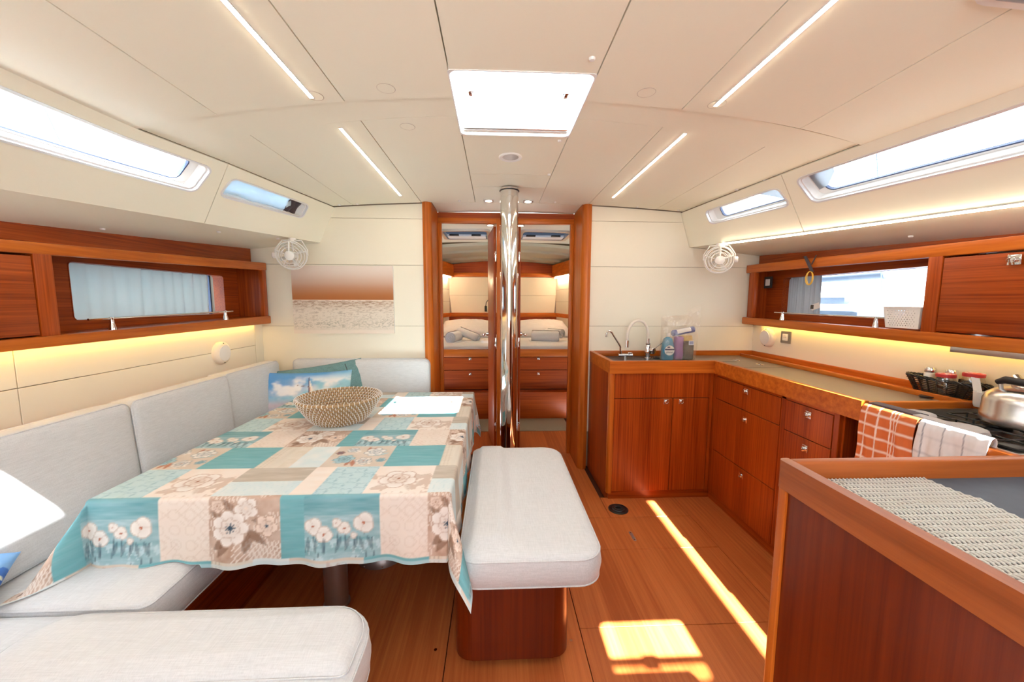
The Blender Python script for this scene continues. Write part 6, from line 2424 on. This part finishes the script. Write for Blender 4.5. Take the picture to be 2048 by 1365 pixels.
for j in range(ny_):
    y = hy0 + (hy1 - hy0) * j / (ny_ - 1)
    tube(bm, [(x_ + 0.002 * math.sin(y * 16), y, mz(x_, y) - 0.0004) for i, x_ in enumerate(np.linspace(hx0, hx1, nx_))], 0.00115, 5)
o = obj('non_slip_mat', bm, M['mesh'], loc=(0.55, 0.3, 1.0955), smooth=80, recalc=False)
tag(o, 'cream open-weave non-slip mat lying on the slate grey cabinet top', 'mat')

# ---- LED strips in the ceiling and along the right coachroof side
def led(x, y0, y1, label, dz=0.0, group=None):
    z = cz(x) + dz
    bm = nb()
    box(bm, x - 0.0085, x + 0.0085, y0 - 0.004, y1 + 0.004, z - 0.0035, z + 0.002)
    o = obj('led_strip', bm, M['alu_frame'], loc=(x, (y0 + y1) / 2, z))
    tag(o, label, 'light')
    bm = nb()
    box(bm, x - 0.006, x + 0.006, y0, y1, z - 0.0048, z - 0.0034)
    obj('diffuser', bm, M['led'], o)
led(-0.657, 0.70, 1.478, 'glowing ceiling light strip at upper left, nearer the camera')
led(0.820, 0.70, 1.462, 'glowing ceiling light strip at upper right, nearer the camera')
led(-0.659, 1.742, 2.776, 'farther glowing ceiling light strip on the left, above the picture', DZ)
led(0.834, 1.718, 2.74, 'farther glowing ceiling light strip on the right, above the sink', DZ)
bm = nb()
bd = nb()
for b_, r_, off in ((bm, 0.007, 0.0), (bd, 0.0055, 0.004)):
    pts = []
    for y in np.linspace(0.9, 2.69, 12):
        p = Vector((ip(LR, y, 1), y, ip(LR, y, 2)))
        pts.append(p + Vector((-0.004 - off * 0.7, 0, -0.004 - off * 0.7)))
    tube(b_, pts, r_, 8)
o = obj('led_strip', bm, M['alu_frame'], loc=(1.8, 1.8, 1.75))
tag(o, 'long glowing light strip along the lower edge of right window panel', 'light')
obj('diffuser', bd, M['led'], o)

# ---- round ceiling light and downlights
t = thing('ceiling_light', 'round recessed white ceiling light between hatch and post', 'light', (0.082, 2.075, cz(0.082) + DZ))
bm = nb()
lathe(bm, [(0.040, 0.004), (0.042, -0.002), (0.058, -0.006), (0.062, -0.003), (0.062, 0.002)], (0.082, 2.075, cz(0.082) + DZ), (0, 0, 1), 40, cap=False)
obj('ring', bm, M['white_plastic'], t)
bm = nb()
cyl(bm, (0.082, 2.075, cz(0.082) + DZ - 0.002), 0.042, 0.003, n=32)
obj('lens', bm, M['brushed'], t)
def downlight(x, y, z, label, group=None):
    t = thing('downlight', label, 'light', (x, y, z))
    bm = nb()
    ring_plate(bm, rrect(-0.036, 0.036, -0.036, 0.036, 0.004, 8), rrect(-0.026, 0.026, -0.026, 0.026, 0.0259, 8), lambda u, v, wz: Vector((x + u, y + v, z + wz)), -0.005, 0.0)
    obj('frame', bm, M['brushed'], t)
    bm = nb()
    cyl(bm, (x, y, z - 0.003), 0.024, 0.002, n=24)
    obj('lens', bm, M['lamp_face'], t)
    return t
dl = downlight(-0.048, 2.945, cz(0) + DZ, 'square chrome downlight in the ceiling just left of the post')
def dl_copy(x, y, z, label):
    dup(dl, (x, y, z), label)
dl_copy(0.249, 2.945, cz(0.25) + DZ, 'square chrome downlight in the ceiling just right of the post')
dl_copy(-0.045, 3.70, 2.083, 'cabin ceiling downlight seen through the left doorway, nearer one')
dl_copy(0.245, 3.70, 2.083, 'cabin ceiling downlight seen through the right doorway')
dl_copy(-0.045, 4.60, 2.083, 'cabin ceiling downlight seen through the left doorway, farther one')

# ---- floor fittings
t = thing('deck_socket', 'round black table socket plate let into the floor by sink cabinet', 'floor fitting', (0.81, 2.345, 0))
bm = nb()
lathe(bm, [(0.064, 0.0), (0.064, 0.004), (0.056, 0.007), (0.050, 0.005), (0.040, 0.005), (0.036, 0.010), (0.024, 0.011), (0.022, 0.004), (0, 0.003)], (0.81, 2.345, 0), n=40)
obj('socket_plate', bm, M['black'], t)
bm = nb()
ring_plate(bm, rrect(-.026, .026, -.026, .026, .0259, 6), rrect(-.018, .018, -.018, .018, .0179, 6), lambda u, v, wz: Vector((0.81 + u, 2.345 + v, wz)), 0.0095, 0.0125)
obj('socket_ring', bm, M['rubber'], t)
t = thing('floor_latch', 'small steel lifting latch let into the floor board', 'latch', (0.80, 2.055, 0))
bm = nb()
plate(bm, rrect(-0.009, 0.009, -0.045, 0.045, 0.0088, 5), [], lambda u, v, wz: Vector((0.80 + u, 2.055 + v, wz)), 0.0, 0.002)
obj('latch_plate', bm, M['grey_leg'], t)
for s in (-1, 1):
    bm = nb()
    cyl(bm, (0.80, 2.055 + s * 0.032, 0.0018), 0.0045, 0.0012, n=12)
    obj('screw', bm, M['chrome'], t)
for (x, y) in ((0.305, 1.39), (-0.235, 1.37), (1.095, 1.30)):
    bm = nb()
    cyl(bm, (x, y, -0.0005), 0.006, 0.0012, n=14)
    obj('screw', bm, M['chrome'], floor)

# ================================================================== FORWARD CABIN
t = thing('double_bed', 'dark wooden double bed base with drawers in the forward cabin', 'bed', (0.13, 4.5, 0))
bm = nb()
box(bm, -0.95, 1.20, 4.452, 6.10, 0.0, 0.725)
obj('carcass', bm, M['dark_wood'], t)
bm = nb()
box(bm, -0.98, 1.22, 4.43, 4.47, 0.712, 0.802, 0.008)
obj('front_rail', bm, M['solid_x'], t)
for (x0, x1, kx) in ((-0.80, 0.10, -0.296), (0.112, 1.02, 0.515)):
    for (z0, z1, kz) in ((0.558, 0.706, 0.690), (0.326, 0.552, 0.508)):
        bm = nb()
        box(bm, x0, x1, 4.44, 4.458, z0, z1, 0.0015, 1)
        d = obj('drawer', bm, M['wood_x'], t)
        latch(d, (kx, 4.44, kz), (0, -1, 0), push=0.006)
bm = nb()
box(bm, -0.95, 1.2, 4.30, 4.453, 0.0, 0.318, 0.006)
obj('bed_step', bm, M['wood_x'], t)
bm = nb()
box(bm, -0.55, 0.80, 3.88, 4.298, 0.0, 0.008, 0.003)
o = obj('carpet_runner', bm, M['carpet'], loc=(0.12, 4.1, 0))
tag(o, 'beige carpet strip on the cabin floor before the bed', 'carpet')
cushion('mattress', -0.93, 1.19, 4.475, 6.10, 0.728, 0.838, 0.05, 0.035, 0.01, 'white sheeted mattress on the wooden bed base', 'mattress', mat=M['white_cotton'], piping=False)
def bpillow(x, y, z, wd, dp, th, rot, tilt, label):
    T = Matrix.Translation((x, y, z)) @ Matrix.Rotation(rot, 4, 'Z') @ Matrix.Rotation(tilt, 4, 'X')
    Ug, Vg, X, Y, Z = pillow_grid(wd, dp, th, 48, 36)
    def place(Zs):
        P4 = np.stack([X, Y, Zs, np.ones_like(X)], -1) @ np.array(T).T
        return P4[..., :3]
    t = thing('bed_pillow', label, 'pillow', (x, y, z))
    grid_obj('cover_front', place(Z), None, M['white_cotton'], parent=t)
    grid_obj('cover_back', place(-Z)[::-1], None, M['white_cotton'], parent=t)
bpillow(-0.42, 5.68, 0.955, 0.80, 0.52, 0.22, R(-6), R(20), 'white bed pillow seen through the left doorway')
bpillow(0.70, 5.68, 0.955, 0.86, 0.52, 0.22, R(4), R(20), 'white bed pillow seen through the right doorway')
def roll(p, d, r, L, label):
    d = Vector(d).normalized()
    t = thing('rolled_towel', label, 'towel', p)
    bm = nb()
    a, u, v = frame_of(d)
    P0 = Vector(p)
    # spiral section
    pts = []
    for k in range(64):
        th = k / 63 * 2 * PI * 3.2
        rr = r * (0.16 + 0.84 * th / (2 * PI * 3.2))
        pts.append(u * rr * math.cos(th) + v * rr * math.sin(th))
    for w_ in (0,):
        A = [bm.verts.new(P0 + q - a * L / 2) for q in pts]
        B = [bm.verts.new(P0 + q + a * L / 2) for q in pts]
        for i in range(63):
            bm.faces.new((A[i], A[i + 1], B[i + 1], B[i]))
    bmesh.ops.solidify(bm, geom=bm.faces[:], thickness=r * 0.20)
    obj('terry_roll', bm, M['terry'], t, smooth=60)
    bm = nb()
    cyl(bm, P0 - a * (L / 2 - 0.012), r * 0.86, L - 0.024, tuple(a), 24)
    obj('roll_core', bm, M['terry'], t)
roll((-0.525, 4.93, 0.905), (0.25, 1, 0), 0.078, 0.30, 'white rolled towel lying front to back on the left of bed')
roll((-0.36, 5.03, 0.930), (0.75, -0.55, -0.25), 0.060, 0.34, 'white rolled towel leaning across the other roll on the left')
roll((0.66, 4.95, 0.912), (1, -0.25, 0), 0.078, 0.36, 'white rolled towel lying sideways on the right of bed')
roll((0.80, 5.12, 0.935), (0.6, -0.8, 0), 0.065, 0.30, 'white rolled towel behind the sideways roll on the right')
for (x, y, wd, label) in ((-0.38, 4.93, 0.46, 'flat folded white towel under the rolls on the left of bed'), (0.70, 4.95, 0.50, 'flat folded white towel under the rolls on the right of bed')):
    bm = nb()
    box(bm, x - wd / 2, x + wd / 2, y - 0.14, y + 0.22, 0.835, 0.850, 0.006, 2)
    o = obj('folded_towel', bm, M['terry'], loc=(x, y, 0.84))
    tag(o, label, 'towel')
t = thing('reading_lamp', 'black gooseneck reading lamp on the cabin bow wall', 'lamp', (-0.02, 6.185, 1.33))
bm = nb()
cyl(bm, (-0.02, 6.18, 1.40), 0.02, 0.012, (0, 1, 0), 16)
tube(bm, [(-0.02, 6.18, 1.40), (-0.05, 6.10, 1.405), (-0.10, 6.04, 1.395), (-0.138, 6.0, 1.35), (-0.145, 5.98, 1.29)], 0.006, 8)
obj('gooseneck', bm, M['black'], t)
bm = nb()
lathe(bm, [(0.012, 0), (0.019, -0.005), (0.019, -0.085), (0.015, -0.09), (0, -0.09)], (-0.145, 5.98, 1.295), (0, 0, 1), 16)
obj('lamp_head', bm, M['black'], t)
for s in 'LR':
    L = cab_l if s == 'L' else cab_r
    bm = nb()
    sg = 1 if s == 'L' else -1
    pts = [(wallf(s, y, 1.735, 0.06)) for y in np.linspace(4.9, 6.1, 4)]
    tube(bm, pts, 0.006, 6)
    o = obj('led_strip', bm, M['led_cabin'], loc=tuple(pts[1]))
    tag(o, 'warm light strip under the %s cabin locker' % ('left' if s == 'L' else 'right'), 'light')

# ================================================================== OUTSIDE THE WINDOWS
bm = nb()
box(bm, -60, 120, -60, 160, -0.5, 0.15)
cut = nb()
bm.free()
bm = nb()
for (x0, x1, y0, y1) in ((3.0, 140, -60, 160), (-140, -2.9, -60, 160)):
    v = [bm.verts.new(p) for p in ((x0, y0, 0.2), (x1, y0, 0.2), (x1, y1, 0.2), (x0, y1, 0.2))]
    bm.faces.new(v)
o = obj('harbour_water', bm, M['water'], loc=(0, 50, 0.2))
o['kind'] = 'structure'
def yacht(x, y, L, hw, zt, label, mastx=None):
    t = thing('moored_yacht', label, 'boat', (x, y, 0.2))
    bm = nb()
    rows = []
    for i in range(15):
        f = i / 14
        hb = hw * (1 - max(0, (f - 0.35) / 0.65) ** 2.2) + 0.02
        yy = y - L / 2 + L * f
        zz = zt + 0.18 * f
        rows.append([bm.verts.new((x - hb * 0.82, yy, 0.1)), bm.verts.new((x - hb, yy, zz)), bm.verts.new((x, yy, zz + 0.10)), bm.verts.new((x + hb, yy, zz)), bm.verts.new((x + hb * 0.82, yy, 0.1))])
    for i in range(14):
        for k in range(4):
            bm.faces.new((rows[i][k], rows[i][k + 1], rows[i + 1][k + 1], rows[i + 1][k]))
    bm.faces.new(rows[0])
    obj('hull', bm, M['hull_white'], t)
    bm = nb()
    hexa(bm, [(x + sx * hw * (0.62 if z == 0 else 0.5), y + yy * (1.0 if z == 0 else 0.86), zt + 0.05 + z * 0.42) for sx in (-1, 1) for yy in (-L * 0.16, L * 0.22) for z in (0, 1)], 0.08)
    ch = obj('coachroof', bm, M['hull_white'], t)
    bm = nb()
    for k in range(3):
        yy = y - L * 0.10 + k * L * 0.10
        box(bm, x - hw * 0.63, x - hw * 0.53, yy, yy + L * 0.06, zt + 0.22, zt + 0.36, 0.03)
    obj('cabin_window', bm, M['navy_canvas'], ch)
    bm = nb()
    cyl(bm, (x, y + L * 0.08, zt + 0.4), 0.07, 13.0, n=10)
    m_ = obj('mast', bm, M['alu_frame'], t)
    bm = nb()
    for sx in (-1, 1):
        tube(bm, [(x + sx * hw * 0.9, y + L * 0.05, zt), (x, y + L * 0.08, zt + 12.8)], 0.012, 5)
    tube(bm, [(x, y + L / 2, zt + 0.2), (x, y + L * 0.08, zt + 12.8)], 0.012, 5)
    obj('rigging', bm, M['blue_trim'], m_)
    bm = nb()
    cyl(bm, (x, y - L * 0.25, zt + 1.35), 0.16, L * 0.33, (0, 1, 0), 12, 0.04)
    obj('boom_cover', bm, M['navy_canvas'], t)
yacht(8.2, 8.6, 11, 1.7, 1.12, 'white yacht moored nearest outside the galley shelf window')
yacht(17.5, 19.5, 12, 1.8, 1.25, 'second white yacht moored farther off outside the galley window')
yacht(-14, 9.5, 12, 1.9, 1.2, 'white yacht with rigging outside the upper left window')
bm = nb()
hexa(bm, [(5.0 + dx * 1.0, 5.5 + dy, 0.15 + dz) for dx in (0, 0.9) for dy in (-0.45, 0.45) for dz in (0, 1.12)], 0.1)
t = obj('covered_dinghy', bm, M['navy_canvas'], loc=(5.45, 5.5, 0.15))
tag(t, 'blue-grey covered dinghy on the water outside the galley window', 'boat')
bm = nb()
box(bm, 60, 62, -20, 110, 0.0, 1.4)
quay = obj('quay_wall', bm, M['quay'], loc=(61, 45, 0))
tag(quay, 'grey quay wall across the harbour water', 'quay')
for k in range(5):
    where = ('leftmost', 'second from left', 'middle', 'second from right', 'rightmost')[k]
    t = thing('harbour_building', 'pale quayside building outside the galley window, %s of the row' % where, 'building', (66, 66 - 9 * k, 0.2), group='buildings along the far quay')
    h = 4.5 + (k * 37 % 5) * 0.8
    y0 = 62 - 9 * k
    bm = nb()
    box(bm, 63, 69, y0, y0 + 8.4, 0.2, 1.4 + h)
    obj('wall', bm, M['hull_white'], t)
    bm = nb()
    box(bm, 62.7, 69.3, y0 - 0.2, y0 + 8.6, 1.4 + h, 1.7 + h, 0.05)
    obj('roof', bm, M['quay'], t)
    for j in range(4):
        for q in range(2):
            bm = nb()
            box(bm, 62.9, 63.05, y0 + 1 + j * 1.9, y0 + 2 + j * 1.9, 2.0 + q * 2.1, 3.2 + q * 2.1)
            obj('window', bm, M['quay'], t)
# unseen canvas awning, added to block sun and shape the strip on the floor
bm = nb()
plate(bm, [(2.19, -1.8), (2.395, -1.8), (2.395, 0.23), (2.66, 0.23), (2.66, 2.6), (1.92, 2.6), (1.92, 0.95), (2.19, 0.95)], [], lambda u, v, wz: Vector((u, v, 3.5 + wz)), 0.0, 0.004)
o = obj('added_side_blocker', bm, M['hull_white'], loc=(2.4, 0.4, 3.5))
tag(o, 'added white canvas awning, unseen above the right side deck, blocking part of the sun', 'awning')
# unseen canvas roof, added to keep direct sun out of the companionway
bm = nb()
rows = []
for i in range(13):
    x = -1.6 + 3.6 * i / 12
    rows.append([bm.verts.new((x, y, 3.35 - 0.06 * (x - 0.2) ** 2)) for y in (-2.75, -2.4, -2.0, -1.65)])
for i in range(12):
    for k in range(3):
        bm.faces.new((rows[i][k], rows[i + 1][k], rows[i + 1][k + 1], rows[i][k + 1]))
bmesh.ops.solidify(bm, geom=bm.faces[:], thickness=0.004)
o = obj('added_aft_blocker', bm, M['hull_white'], loc=(0.2, -2.2, 3.3))
tag(o, 'added white canvas roof, unseen aft of the companionway, blocking the sun', 'awning')
